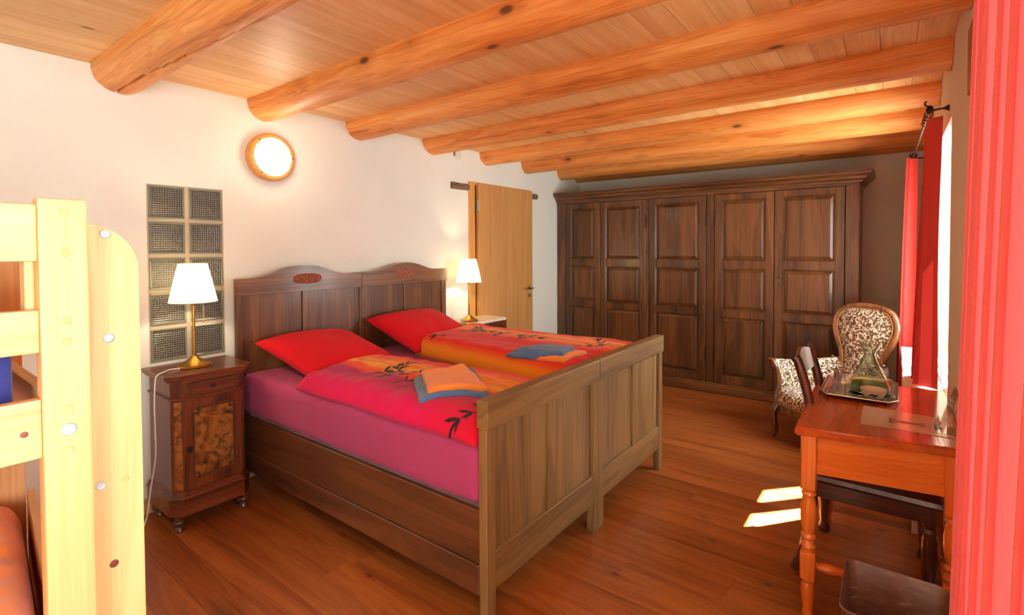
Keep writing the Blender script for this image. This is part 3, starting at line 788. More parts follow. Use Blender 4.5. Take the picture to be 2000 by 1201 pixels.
def duvR(P_, U_, lu, lv):
    u = U_[:, 0]; v = U_[:, 1]
    st = np.array([0.07*nz(p[0]*24, p[1]*1.3, 16) for p in P_])
    c = gradient(u+np.where((u > .5), st, 0), [(0, (230, 140, 26)), (.022, (236, 144, 30)), (.045, (234, 96, 28)), (.075, (226, 34, 28)), (.46, (220, 28, 34)), (.54, (238, 84, 36)), (.60, (246, 150, 56)), (.66, (242, 112, 44)), (.74, (248, 170, 70)), (.80, (240, 100, 46)), (.88, (226, 40, 52)), (.95, (206, 20, 90)), (1, (180, 20, 110))])
    X, Y = P_[:, 0], P_[:, 1]; m = np.zeros(len(X), bool)
    for (cx, cy, a, s, n) in ((2.72, 2.62, -0.2, .26, 3), (2.80, 2.50, 0.3, .26, 3), (2.76, 2.35, -0.6, .24, 3), (2.90, 2.60, -1.2, .26, 3), (2.84, 2.20, -0.9, .26, 3), (2.66, 2.55, 2.6, .2, 2), (2.75, 2.05, 0.1, .22, 3), (2.42, 1.62, -0.5, .2, 3), (2.45, 1.52, 0.3, .18, 2), (2.85, 1.45, 0.4, .26, 3), (2.92, 1.40, 1.6, .24, 3)):
        m |= sprig(X, Y, cx, cy, a, s, rnd, n)
    c[m] = INK
    return c
def tapL(u, v):
    s = min(1, max(0, v/0.22)); return 0.72+0.28*s*s*(3-2*s)
dl, topL = softslab('duvet', [(1.505, 2.66), (2.19, 2.86), (2.25, 1.30), (1.462, 1.292)], BASE, 0.095, 0.11, 'duvet', noise_amp=0.22, nscale=4, colfn=duvL, wob=0.02)
tag(dl, 'magenta and orange duvet with black bamboo print on the left bed', 'duvet', 'printed duvets')
dr, topR = softslab('duvet', [(2.50, 2.80), (3.22, 2.95), (3.29, 1.300), (2.26, 1.296)], BASE, 0.150, 0.13, 'duvet', noise_amp=0.10, nscale=3.5, colfn=duvR, wob=0.015, power=0.5)
tag(dr, 'red duvet with a yellow edge and black bamboo on the right bed', 'duvet', 'printed duvets')

def pillow(loc, w, d, th, rot, label):
    bm = B(); n = 40; top = []; bot = []
    for j in range(n+1):
        for i in range(n+1):
            u, v = 2*i/n-1, 2*j/n-1
            x = u*w/2*(1-0.07*(1-abs(v))**0+0.0)*(0.93+0.07*abs(v)**2); y = v*d/2*(0.93+0.07*abs(u)**2)
            h = th*0.5*((1-abs(u)**2.6)*(1-abs(v)**2.6))**0.5
            wr_ = 1+0.10*nz(x*7, y*7, loc[0])
            top.append(bm.verts.new((x, y, h*wr_)))
            bot.append(top[-1] if (i in (0, n) or j in (0, n)) else bm.verts.new((x, y, -h*0.75)))
    N = n+1
    for j in range(n):
        for i in range(n):
            q = (j*N+i, j*N+i+1, (j+1)*N+i+1, (j+1)*N+i)
            bm.faces.new([top[k] for k in q]); bm.faces.new([bot[k] for k in reversed(q)])
    o = obj('pillow', bm, 'pillow', None, loc, rot, smooth='all')
    tag(o, label, 'pillow', 'red pillows against the headboards')
pillow((1.89, 2.945, 0.835), 0.72, 0.60, 0.20, (math.radians(14), math.radians(1), math.radians(4)), 'plump red pillow on the left bed, above the magenta duvet')
pillow((2.78, 2.99, 0.86), 0.78, 0.58, 0.22, (math.radians(20), 0, math.radians(3)), 'plump red pillow on the right bed, partly behind the red duvet')

# towels
tb, topB = softslab('towel', [(1.757, 1.985), (2.085, 1.85), (1.775, 1.475), (1.535, 1.675)], lambda x, y: topL(x, y)+0.001, 0.022, 0.018, 'blue_t', noise_amp=0.1, nscale=9, res=0.008, wob=0.02)
tag(tb, 'blue folded towel under the orange one on the left duvet', 'towel', 'folded towels on the beds')
to, topO = softslab('towel', [(1.840, 2.03), (2.035, 1.875), (1.80, 1.515), (1.580, 1.660)], lambda x, y: max(topB(x, y), topL(x, y))+0.001, 0.026, 0.02, 'orange_t', noise_amp=0.15, nscale=9, res=0.008, wob=0.03)
tag(to, 'orange folded towel lying on a blue one on the left duvet', 'towel', 'folded towels on the beds')
to2, topO2 = softslab('towel', [(2.39, 1.76), (2.66, 1.66), (2.64, 1.45), (2.37, 1.44)], lambda x, y: topR(x, y)+0.001, 0.024, 0.02, 'orange_t', noise_amp=0.15, nscale=9, res=0.008, wob=0.015)
tag(to2, 'orange folded towel beneath the grey blue one on the right duvet', 'towel', 'folded towels on the beds')
tb2, _ = softslab('towel', [(2.36, 1.83), (2.60, 1.76), (2.615, 1.52), (2.40, 1.465)], lambda x, y: max(topO2(x, y), topR(x, y))+0.001, 0.022, 0.02, 'blue_t', noise_amp=0.1, nscale=9, res=0.008, wob=0.015)
tag(tb2, 'grey blue folded towel on the orange one on the right duvet', 'towel', 'folded towels on the beds')

# ------------------------------------------------------------------ left bedside cabinet
NX0, NX1, NY0, NY1, NZT = 1.006, 1.412, 2.985, 3.345, 0.838
cab = thing('bedside_cabinet', 'walnut bedside cabinet with burl door and bun feet left of the beds', 'cabinet', ((NX0+NX1)/2, (NY0+NY1)/2, 0))
hw, hd = (NX1-NX0)/2, (NY1-NY0)/2
def cham(hx_, hy, c):  # footprint with chamfered front corners
    return [(-hx_, hy), (-hx_, -hy+c), (-hx_+c, -hy), (hx_-c, -hy), (hx_, -hy+c), (hx_, hy)]
def loft(bm, layers):
    R_ = [[bm.verts.new((p[0], p[1], z)) for p in pts] for pts, z in layers]
    n = len(R_[0])
    for i in range(len(R_)-1):
        for k in range(n): bm.faces.new((R_[i][k], R_[i][(k+1) % n], R_[i+1][(k+1) % n], R_[i+1][k]))
    bm.faces.new(list(reversed(R_[0]))); bm.faces.new(R_[-1])
    return bm
CH = 0.055
def lay(off, z): return (cham(hw+off, hd+off*0.6, CH), z)
obj('top', loft(B(), [lay(0.000, .798), lay(0.006, .800), lay(0.008, .808), lay(0.018, .814), lay(0.018, .826), lay(0.022, .830), lay(0.022, .834), lay(0.018, .838)]), 'mahoX', cab)
obj('body', loft(B(), [lay(-0.012, .20), lay(-0.012, .7985)]), 'mahoZ', cab)
b = loft(B(), [lay(-0.008, .700), lay(-0.002, .703), lay(-0.002, .710), lay(-0.008, .713)])
obj('waist_moulding', b, 'mahoX', cab)
obj('base', loft(B(), [lay(0.006, .085), lay(0.006, .165), lay(0.010, .170), lay(0.010, .178), lay(0.002, .186), lay(0.000, .196), lay(-0.008, .204), lay(-0.012, .206)]), 'mahoX', cab)
fy = -hd+0.0072*1.0  # front face of body
# drawer
dwb = bx(-hw+0.07, hw-0.07, fy-0.008, fy+0.004, .718, .792, bev=0.003)
drw = obj('drawer', dwb, 'mahoX', cab)
def notched(w_, h_, n_):  # outline with square notches bitten out of the corners
    return [(-w_, -h_+n_), (-w_+n_, -h_+n_), (-w_+n_, -h_), (w_-n_, -h_), (w_-n_, -h_+n_), (w_, -h_+n_), (w_, h_-n_), (w_-n_, h_-n_), (w_-n_, h_), (-w_+n_, h_), (-w_+n_, h_-n_), (-w_, h_-n_)]
def moulding(pts, y, r):
    b = B(); n = len(pts)
    for i in range(n):
        p, q = pts[i], pts[(i+1) % n]
        x0, x1 = min(p[0], q[0])-r, max(p[0], q[0])+r; z0, z1 = min(p[1], q[1])-r, max(p[1], q[1])+r
        box(b, x0, x1, y-r*1.6, y+0.002, z0, z1, bev=r*0.5)
    return b
obj('drawer_moulding', moulding([(p[0], p[1]+.755) for p in notched(0.128, 0.026, 0.016)], fy-0.008, 0.0035), 'darkX', drw)
obj('keyhole', lathe(B(), [(0.0, -0.005), (0.009, -0.004), (0.012, 0)], 16, axis='y', close=False), 'iron', drw, (0, fy-0.008, .755), smooth=True)
# door with burl field
dob = bx(-hw+0.055, hw-0.055, fy-0.007, fy+0.004, .214, .694, bev=0.003)
dor = obj('door', dob, 'mahoZ', cab)
obj('burl_panel', bx(-0.098, 0.098, fy-0.0095, fy-0.004, .284, .640), 'burl', dor, label='figured burl veneer panel')
obj('door_moulding', moulding([(p[0], p[1]+.462) for p in notched(0.106, 0.188, 0.026)], fy-0.007, 0.005), 'darkZ', dor)
obj('knob', lathe(B(), [(0.006, 0), (0.006, -0.012), (0.012, -0.016), (0.014, -0.022), (0.010, -0.029), (0.0, -0.031)], 16, axis='y'), 'iron', dor, (-0.127, fy-0.007, .44), smooth=True)
for sx in (-1, 1):
    cb = box(B(), -0.02, 0.02, -0.004, 0.003, .22, .69, bev=0.002)
    obj('corner_slip', cb, 'burl', cab, (sx*(hw-0.012-CH*0.5+0.0), -hd+0.0072+CH*0.5, 0), (0, 0, sx*PI/4))
foot = [(0.0, 0), (0.022, 0.0), (0.026, 0.006), (0.022, 0.018), (0.016, 0.026), (0.034, 0.036), (0.038, 0.050), (0.034, 0.060), (0.022, 0.066), (0.022, 0.086)]
for sx in (-1, 1):
    for sy in (-1, 1):
        obj('bun_foot', lathe(B(), foot, 24), 'darkZ', cab, (sx*(hw-0.038), sy*(hd-0.04), 0), smooth=True)

# ------------------------------------------------------------------ right bedside cabinet
c2 = thing('bedside_cabinet', 'marble topped bedside cabinet between right bed and beech door', 'cabinet', (3.69, 3.215, 0))
hw2, hd2 = 0.265, 0.145
obj('marble_top', loft(B(), [(cham(hw2+.012, hd2+.012, .03), .796), (cham(hw2+.014, hd2+.014, .03), .802), (cham(hw2+.014, hd2+.014, .03), .816), (cham(hw2+.010, hd2+.010, .03), .820)]), 'marble', c2, label='pale marble slab top')
obj('body', bx(-hw2, hw2, -hd2, hd2, .10, .796, bev=0.003), 'mahoZ', c2)
obj('corner_post', bx(hw2-0.05, hw2+0.004, -hd2-0.008, -hd2+0.02, .06, .794, bev=0.006), 'mahoZ', c2)
obj('corner_post', bx(-hw2-0.004, -hw2+0.05, -hd2-0.008, -hd2+0.02, .06, .794, bev=0.006), 'mahoZ', c2)
for z0, z1 in ((.66, .785), (.52, .65), (.30, .51), (.12, .29)):
    d = obj('drawer', bx(-hw2+0.055, hw2-0.055, -hd2-0.008, -hd2+0.002, z0, z1, bev=0.004), 'mahoX', c2)
    obj('drawer_bead', moulding([(-0.16, z0+.03), (0.16, z0+.03), (0.16, z1-.03), (-0.16, z1-.03)], -hd2-0.008, 0.003), 'darkX', d)
    obj('knob', lathe(B(), [(0.005, 0), (0.005, -0.010), (0.010, -0.014), (0.010, -0.020), (0.0, -0.024)], 14, axis='y'), 'satin', d, (0, -hd2-0.008, (z0+z1)/2), smooth=True)
obj('plinth', bx(-hw2-0.01, hw2+0.01, -hd2-0.012, hd2, 0.0, .10, bev=0.005), 'mahoX', c2)

# ------------------------------------------------------------------ lamps
def table_lamp(loc, label):
    t = thing('table_lamp', label, 'lamp', loc, 0, 'brass bedside lamps')
    obj('base', lathe(B(), [(0.0, 0), (0.083, 0), (0.085, 0.006), (0.080, 0.012), (0.081, 0.015), (0.066, 0.022), (0.050, 0.030), (0.034, 0.042), (0.020, 0.052), (0.012, 0.060), (0.012, 0.068), (0.0, 0.068)], 36), 'brass', t, smooth=True)
    obj('stem', lathe(B(), [(0.0, .066), (0.0075, .066), (0.0075, .35), (0.014, .352), (0.016, .36), (0.016, .400), (0.0, .400)], 16), 'brass', t, smooth=True)
    sb = B(); R1, R2, z1, z2 = 0.120, 0.072, 0.370, 0.585
    lathe(sb, [(R1, z1), (R2, z2)], 48, close=False)
    sh = obj('lamp_shade', sb, 'shade', t, smooth=True)
    for r, z in ((R1-0.001, z1), (R2-0.001, z2)): obj('shade_ring', tube(B(), [(r*math.cos(2*PI*k/48), r*math.sin(2*PI*k/48), z) for k in range(48)], 0.0022, 6, closed=True), 'shade', sh, smooth=True)
    rb = B()
    for k in range(3): tube(rb, [(0.012*math.cos(2.1*k), 0.012*math.sin(2.1*k), z1+.05), ((R1-.026)*math.cos(2.1*k), (R1-.026)*math.sin(2.1*k), z1+.06)], 0.0018, 6)
    obj('shade_spider', rb, 'brass', sh, smooth=True)
    obj('bulb', lathe(B(), [(0.0, .450), (0.012, .447), (0.022, .435), (0.024, .42), (0.018, .407), (0.010, .400)], 16), 'bulb', t, smooth=True)
    pb = tube(B(), [(0.045, -0.02, .42), (0.045, -0.02, .262)], 0.0016, 6); lathe(pb, [(0, .248), (.006, .252), (.006, .260), (0, .264)], 10, 0.045, -0.02, close=False); tube(pb, [(0.0, 0, .42), (0.045, -0.02, .42)], 0.0025, 6)
    obj('pull_chain', pb, 'brass', t, smooth=True)
    l = bpy.data.lights.new('lamp_glow', 'POINT'); l.energy = 10; l.color = (1, 0.80, 0.50); l.shadow_soft_size = 0.02
    lo = bpy.data.objects.new('lamp_glow', l); COL.objects.link(lo); lo.parent = t; lo.location = (0, 0, 0.462)
    return t
table_lamp((1.186, 3.17, .838), 'lit brass table lamp on the walnut burl cabinet')
table_lamp((3.535, 3.185, .820), 'lit brass table lamp on the marble topped cabinet')

wl = thing('wall_lamp', 'round lit wall lamp with honey wood ring on the white wall', 'lamp', (1.743, YA, 2.122))
obj('ring', lathe(B(), [(0.10, 0), (0.158, 0), (0.160, -0.035), (0.156, -0.052), (0.146, -0.060), (0.128, -0.062), (0.126, -0.056)], 64, axis='y', close=False), wood('lamp_ring_wood', rgb(214, 150, 78), rgb(226, 166, 94), rgb(196, 130, 62), 'X', 0.35, vary=0.02), wl, smooth=True)
obj('diffuser', lathe(B(), [(0.128, -0.030), (0.127, -0.060), (0.118, -0.074), (0.09, -0.086), (0.05, -0.093), (0.0, -0.095)], 48, axis='y', close=False), 'opal', wl, smooth=True)
for a in (2.3, 0.05, -2.2):
    obj('screw', lathe(B(), [(0.0, -0.003), (0.004, -0.002), (0.005, 0)], 10, axis='y', close=False), 'iron', wl, (0.138*math.cos(a), -0.061, 0.138*math.sin(a)), smooth=True)
l = bpy.data.lights.new('wall_glow', 'POINT'); l.energy = 3; l.color = (1, 0.84, 0.6); l.shadow_soft_size = 0.08
lo = bpy.data.objects.new('wall_glow', l); COL.objects.link(lo); lo.parent = wl; lo.location = (0, -0.19, 0)

# detector on ceiling, cover on wall
sm = thing('smoke_detector', 'small white smoke detector on the ceiling planks between two logs', 'detector', (2.70, 1.585, ZC))
obj('base_plate', lathe(B(), [(0.0, 0), (0.052, 0), (0.052, -0.014), (0.048, -0.016), (0.0, -0.016)], 32), 'white', sm, smooth=True)
obj('sensor_head', lathe(B(), [(0.044, -0.016), (0.042, -0.034), (0.030, -0.044), (0.0, -0.046)], 32), 'white', sm, smooth=True)
vb = B()
for k in range(10):
    a = 2*PI*k/10; box(vb, 0.041*math.cos(a)-0.003, 0.041*math.cos(a)+0.003, 0.041*math.sin(a)-0.003, 0.041*math.sin(a)+0.003, -0.032, -0.022)
obj('vent_ribs', vb, 'satin', sm)
jb = thing('junction_box', 'round pale grey cover high on the white wall beside a log end', 'cover', (3.60, YA, 2.415))
obj('cover', lathe(B(), [(0.048, 0), (0.047, -0.010), (0.038, -0.020), (0.0, -0.022)], 28, axis='y'), 'white', jb, smooth=True)
obj('cable_clip', bx(-0.058, -0.036, -0.012, 0, -0.02, 0.02, bev=0.003), 'satin', jb)

# cords
def cord(name, pts, r, label, n=8): 
    o = obj(name, tube(B(), smoothpath(pts, n), r, 8), 'cord', smooth=True); tag(o, label, 'cord'); return o
cord('power_cord', [(1.105, 3.15, .8425), (1.06, 3.16, .8445), (1.015, 3.12, .8440), (0.984, 3.10, .840), (0.968, 3.09, .815), (0.962, 3.09, .70), (0.966, 3.10, .55), (0.975, 3.13, .40), (0.97, 3.20, .2), (0.95, 3.22, .03), (0.90, 3.22, .0042), (0.70, 3.335, .0042), (0.45, 3.342, .0042)], 0.0035, 'white lamp cord running over the left cabinet edge down to floor')
cord('power_cord', [(3.452, 3.2, .8245), (3.42, 3.18, .8245), (3.405, 3.16, .815), (3.402, 3.16, .75), (3.402, 3.2, .5), (3.40, 3.3, .2)], 0.003, 'short white lamp cord beside the marble top and headboard')
# ------------------------------------------------------------------ bunk bed
OX, OY = 0.25, 1.75
bk = thing('bunk_bed', 'pale pine bunk bed cut off by the left edge of the picture', 'bunk bed', (OX, OY, 0))
def bb(name, x0, x1, y0, y1, z0, z1, mat, bev=0.004, par=bk):
    return obj(name, bx(x0-OX, x1-OX, y0-OY, y1-OY, z0, z1, bev=bev, seg=2), mat, par)
post = bb('post', 0.2215, 0.2955, 1.30, 1.345, 0, 1.601, 'bunkZ', 0.005)
def disc(name, x, y, z, r, mat, par, d=0.003, hole=False):
    pr = [(r*0.98, 0.004), (r, -d*0.6), (r*0.85, -d), (0, -d)] if not hole else [(r*0.98, 0.004), (r, -d*0.5), (r*0.8, -d), (r*0.35, -d*0.9), (r*0.3, -d*0.2), (0, -d*0.2)]
    obj(name, lathe(B(), pr, 20, axis='y', close=False), mat, par, (x-OX, y-OY, z), smooth=True)
MAT['dowel'] = wood('dowel_end', rgb(220, 158, 88), rgb(230, 172, 104), rgb(196, 130, 66), 'Y', 0.55, vary=0.15)
for z, r in ((1.578, .0066), (1.495, .0070), (1.362, .0066), (1.321, .0066), (1.188, .0066), (1.105, .0066)):
    disc('dowel', 0.260, 1.30, z, r, 'dowel', post)
disc('bolt', 0.2595, 1.30, 1.146, .0125, 'zinc', post, 0.004, True)
# broad upright board with one rounded top corner
px0, px1, zt, rr = 0.262, 0.3975, 1.557, 0.10
pts = [(px0-OX, 0), (px1-OX, 0)] + [(px1-rr*0.95+rr*0.95*math.cos(a)-OX, zt-rr+rr*math.sin(a)) for a in [PI/2*k/14 for k in range(15)]] + [(px0-OX, zt)]
pb = prism(B(), pts, 1.358-OY, 1.384-OY)
panel = obj('side_board', pb, 'bunkZ', bk)
for x, z, r in ((.338, 1.536, .010), (.341, 1.31, .0105), (.3205, .993, .0095)): disc('bolt', x, 1.358, z, r, 'zinc', panel, 0.003, True)
disc('dowel', .365, 1.358, .991, .006, 'dowel', panel)
MAT['knotm'] = flat('dark_knot', rgb(112, 44, 30), 0.5)
disc('knot', .341, 1.358, .812, .0085, 'knotm', panel, 0.0008)
# one horizontal pin joins the post and the board behind it
bb('spacer_block', 0.264, 0.292, 1.345, 1.358, 0.5, 1.5, 'bunkZ', 0.002)
for z0, z1 in ((1.480, 1.589), (1.303, 1.386), (1.099, 1.213)):
    bb('guard_rail', -1.75, 0.2215, 1.308, 1.336, z0, z1, 'bunkX', 0.005)
disc('knot', .196, 1.308, 1.152, .006, 'knotm', bk, 0.0008)
bb('guard_stub', 0.206, 0.2215, 1.337, 1.375, 1.304, 1.588, 'bunkZ')
bb('lower_rail', -1.75, 0.2215, 1.308, 1.336, 0.30, 0.42, 'bunkX')
bb('rear_post', 0.255, 0.325, 2.165, 2.205, 0, 1.60, 'bunkZ')
bb('far_post', -1.82, -1.75, 1.30, 1.345, 0, 1.60, 'bunkZ'); bb('far_post', -1.82, -1.75, 2.165, 2.205, 0, 1.60, 'bunkZ')
for z0, z1 in ((1.10, 1.21), (1.40, 1.49), (0.30, 0.42)): bb('rear_rail', -1.75, 0.255, 2.17, 2.198, z0, z1, 'bunkX')
obj('end_board', prism(B(), [(p[0]-OX, p[1]-OY) for p in ((.236, 1.346), (.254, 1.346), (.345, 2.164), (.327, 2.164))], .30, .745, 'xy'), 'bunkY', bk)
bb('end_board', 0.232, 0.256, 1.346, 2.165, 1.10, 1.215, 'bunkY')
for zb in (0.40, 1.14):
    for k in range(9): bb('slat', -1.65+k*0.2, -1.65+k*0.2+0.09, 1.337, 2.169, zb, zb+0.018, 'bunkY', 0.002)
mt = obj('mattress', bx(-1.74, 0.195, 1.382, 2.16, 1.158, 1.335, bev=0.02, seg=3), 'navy', smooth=True)
tag(mt, 'navy blue mattress on the upper bunk behind the pine rails', 'mattress')
bl, _ = softslab('blanket', [(-1.70, 1.40), (0.185, 1.40), (0.185, 2.15), (-1.70, 2.15)], lambda x, y: 1.336, 0.058, 0.03, 'brownb', res=0.03, noise_amp=0.05, nscale=3)
tag(bl, 'dark brown blanket lying flat on the upper bunk', 'blanket')
mt2 = obj('mattress', bx(-1.74, 0.225, 1.345, 2.16, 0.420, 0.585, bev=0.02, seg=3), 'mattw', smooth=True)
tag(mt2, 'pale grey mattress of the lower bunk, under the orange blanket', 'mattress')
ob, _ = softslab('blanket', [(-1.70, 1.352), (0.230, 1.352), (0.318, 2.14), (-1.70, 2.14)], lambda x, y: 0.587, 0.170, 0.06, 'orangeb', res=0.012, noise_amp=0.16, nscale=5)
tag(ob, 'orange brown blanket on the lower bunk at the bottom left', 'blanket')
cord('power_cord', [(0.05, 2.10, 1.400), (0.10, 1.95, 1.3995), (0.14, 1.75, 1.3995), (0.165, 1.60, 1.3995), (0.176, 1.46, 1.3995)], 0.003, 'thin white cord across the brown blanket of the upper bunk')

# ------------------------------------------------------------------ armchair
ac = thing('armchair', 'low balloon-back armchair in brown and cream damask before the wardrobe', 'armchair', (4.81, 0.205, 0), math.radians(150)); ac.scale = (.975, .975, .975)
def rec(z): return -max(0, z-0.38)*0.14
half = [(0.150, .36), (0.160, .46), (0.158, .55), (0.160, .62), (0.180, .70), (0.220, .79), (0.245, .87), (0.238, .945), (0.195, 1.015), (0.11, 1.052), (0.0, 1.062)]
outl = [(-a, z) for a, z in half] + [(a, z) for a, z in reversed(half[:-1])]
fp_ = smoothpath([(rec(z), y_, z) for y_, z in outl], 6)
MAT['showwood'] = wood('polished_show_wood', rgb(104, 62, 38), rgb(136, 88, 56), rgb(66, 36, 22), 'Z', 0.22, cross=9, coat=0.6, vary=0.05)
obj('back_frame', tube(B(), fp_, 0.026, 14, sx=0.9, sy=1.0), 'showwood', ac, smooth=True)
for sg in (-1, 1):
    obj('frame_scroll', tube(B(), smoothpath([(rec(.62)+.012, sg*.160, .625), (rec(.6)+.02, sg*.175, .60), (.012, sg*.195, .598), (.02, sg*.205, .612), (.02, sg*.198, .622)], 5), [0.014]*21, 8), 'showwood', ac, smooth=True)
def halfw(z):
    for i in range(len(half)-1):
        if half[i][1] <= z <= half[i+1][1]:
            q = (z-half[i][1])/(half[i+1][1]-half[i][1]); q = q*q*(3-2*q) if i not in (8, 9) else q
            return half[i][0]*(1-q)+half[i+1][0]*q
    return 0.0
# smooth width lookup from the swept outline itself
LUT = sorted([(p.z, abs(p.y)) for p in fp_])
def hw_z(z):
    zs = [q[0] for q in LUT]; return float(np.interp(z, zs, [q[1] for q in LUT]))
b = B(); NR, NC = 34, 22; rowsF = []; rowsB = []
for i in range(NR+1):
    z = .34+(1.045-.34)*i/NR; w = max(0.02, hw_z(min(z, 1.058))-0.014)
    if z > 1.0: w = max(0.02, w-0.012)
    f_, k_ = [], []
    for j in range(NC+1):
        u = 2*j/NC-1
        e = (1-abs(u)**3)*min(1, (1.05-z)/.06)
        f_.append(b.verts.new((rec(z)+0.004+0.034*e, u*w, z)))
        k_.append(b.verts.new((rec(z)-0.012-0.012*e, u*w, z)) if 0 < j < NC and 0 < i < NR else f_[-1])
    rowsF.append(f_); rowsB.append(k_)
for i in range(NR):
    for j in range(NC):
        b.faces.new((rowsF[i][j], rowsF[i][j+1], rowsF[i+1][j+1], rowsF[i+1][j]))
        b.faces.new((rowsB[i][j+1], rowsB[i][j], rowsB[i+1][j], rowsB[i+1][j+1]))
bu = obj('back_upholstery', b, 'damask', ac, smooth='all')
gp = smoothpath([(rec(z)+0.018, y_*0.885, z-0.004 if z > 1 else z) for y_, z in outl if z > .4], 6)
gp = [Vector((p.x, p.y, min(p.z, 1.038))) for p in gp]
obj('gimp_braid', tube(B(), gp, 0.0045, 6), 'damasktrim', bu, smooth=True)
# seat
plan = [(0.0, -.17), (.20, -.225), (.42, -.268), (.56, -.275), (.635, -.21), (.665, -.08), (.665, .08), (.635, .21), (.56, .275), (.42, .268), (.20, .225), (0.0, .17), (-.03, 0)]
pl = [(p.x, p.y) for p in smoothpath([(a, c, 0) for a, c in plan], 6, closed=True)]
cen = (0.33, 0)
def scaled(s, z): return ([(cen[0]+(p[0]-cen[0])*s, cen[1]+(p[1]-cen[1])*s) for p in pl], z)
obj('seat_cushion', loft(B(), [scaled(.985, .285), scaled(1.005, .31), scaled(1.0, .345), scaled(.96, .378), scaled(.86, .400), scaled(.6, .416), scaled(.25, .422)]), 'damask', ac, smooth='all')
obj('seat_rail', loft(B(), [scaled(.96, .222), scaled(.985, .226), scaled(1.0, .245), scaled(.99, .262), scaled(1.005, .276), scaled(.98, .286)]), 'showwood', ac, smooth=True)
obj('seat_braid', tube(B(), [Vector((p[0], p[1], .287)) for p in scaled(1.0, 0)[0]], 0.005, 6, closed=True), 'damasktrim', ac, smooth=True)
for sg in (-1, 1):
    # tub arm sweeping from the back to the front
    path = smoothpath([(-.015, .165, .615), (.10, .232, .60), (.26, .300, .588), (.42, .335, .600), (.535, .350, .612)], 8)
    b = B(); rings = []
    for i, p in enumerate(path):
        a = path[max(i-1, 0)]; c = path[min(i+1, len(path)-1)]; d = (c-a); d.z = 0; d.normalize()
        n_ = Vector((-d.y, d.x, 0))   # outward
        zt_ = p.z; base = .30
        pr = [(-.045, base), (-.055, base+.10), (-.040, zt_-.10), (-.020, zt_-.03), (.000, zt_-.004), (.022, zt_), (.042, zt_-.014), (.046, zt_-.038), (.030, zt_-.075), (.012, zt_-.14), (.005, base+.08), (.0, base)]
        ring = []
        fr = i/(len(path)-1); tuck = -0.045*max(0, fr-.3)
        for (o_, z) in pr:
            q = p + n_*(o_+tuck*(1-(z-base)/(zt_-base)))
            ring.append(b.verts.new((q.x-(0.02*math.sin((zt_-z)/(zt_-base)*PI))*fr, sg*q.y, z)))
        rings.append(ring)
    n = len(rings[0])
    for i in range(len(rings)-1):
        for k in range(n): b.faces.new((rings[i][k], rings[i][(k+1) % n], rings[i+1][(k+1) % n], rings[i+1][k]))
    b.faces.new(rings[0]); b.faces.new(list(reversed(rings[-1])))
    arm = obj('arm', b, 'damask', ac, smooth=True)
    sp_ = smoothpath([(.545, sg*.392, .565), (.552, sg*.382, .603), (.552, sg*.350, .605), (.545, sg*.325, .56), (.532, sg*.308, .48), (.538, sg*.298, .40), (.568, sg*.288, .32), (.590, sg*.278, .25)], 6)
    obj('arm_front', tube(B(), sp_, [0.013+0.010*min(1, i/25) for i in range(len(sp_))], 10), 'showwood', arm, smooth=True)
    lp = smoothpath([(.585, sg*.265, .262), (.610, sg*.280, .215), (.612, sg*.282, .15), (.598, sg*.272, .075), (.604, sg*.276, .03), (.622, sg*.288, .012)], 6)
    obj('front_leg', tube(B(), lp, [0.034-0.018*min(1, i/22)+(0.006 if i > 25 else 0) for i in range(len(lp))], 12), 'showwood', ac, smooth=True)
    lp = smoothpath([(.03, sg*.145, .30), (.0, sg*.150, .18), (-.05, sg*.155, .07), (-.085, sg*.158, .012)], 6)
    obj('rear_leg', tube(B(), lp, [0.026-0.010*i/len(lp) for i in range(len(lp))], 10), 'showwood', ac, smooth=True)

# ------------------------------------------------------------------ desk
dk = thing('desk', 'orange pine writing desk with turned legs against the window wall', 'desk', (2.8, 0.05, 0))
DXO, DYO = 2.8, 0.05
def L2(p): return (p[0]-DXO, p[1]-DYO)
A_, B_, C_, D_ = (2.287, .307), (3.264, .320), (3.288, -.2175), (2.380, -.2175)
tb_ = prism(B(), [L2(p) for p in (D_, C_, B_, A_)], .745, .780, 'xy')
bmesh.ops.bevel(tb_, geom=list(tb_.edges), offset=0.006, segments=2, affect='EDGES')
obj('desk_top', tb_, 'desktop', dk)
legs = {'FL': (2.345, .262), 'BL': (3.212, .272), 'BR': (3.232, -.182), 'FR': (2.412, -.188)}
def turned_leg(b):
    s = 0.0275
    box(b, -s, s, -s, s, .52, .744, bev=0.004); box(b, -s, s, -s, s, .150, .262, bev=0.004)
    lathe(b, [(.020, .53), (.026, .520), (.022, .510), (.027, .500), (.021, .488), (.024, .475), (.029, .44), (.029, .40), (.024, .36), (.019, .338), (.027, .328), (.027, .322), (.018, .312), (.021, .300), (.028, .285), (.020, .268), (.022, .255)], 20)
    lathe(b, [(.020, .16), (.026, .146), (.020, .136), (.026, .120), (.027, .09), (.020, .04), (.017, .02), (.022, .010), (.022, 0)], 20)
    return b
for nm, p in legs.items():
    q = L2(p); obj('leg', turned_leg(B()), 'deskZ', dk, (q[0], q[1], 0), smooth=True)
def apron(p, q, th, mat, z0=.588, name='apron'):
    p, q = Vector(p), Vector(q); d = (q-p).normalized(); n_ = Vector((-d.y, d.x))*th/2
    pts = [L2(p+n_+d*.027), L2(q+n_-d*.027), L2(q-n_-d*.027), L2(p-n_+d*.027)]
    return obj(name, prism(B(), pts, z0, .7445, 'xy'), mat, dk)
apron(legs['FL'], legs['FR'], .022, 'deskY'); apron(legs['FR'], legs['BR'], .022, 'deskX'); apron(legs['BL'], legs['BR'], .022, 'deskY')
apron(legs['FL'], legs['BL'], .022, 'deskX', z0=.63, name='drawer_front')
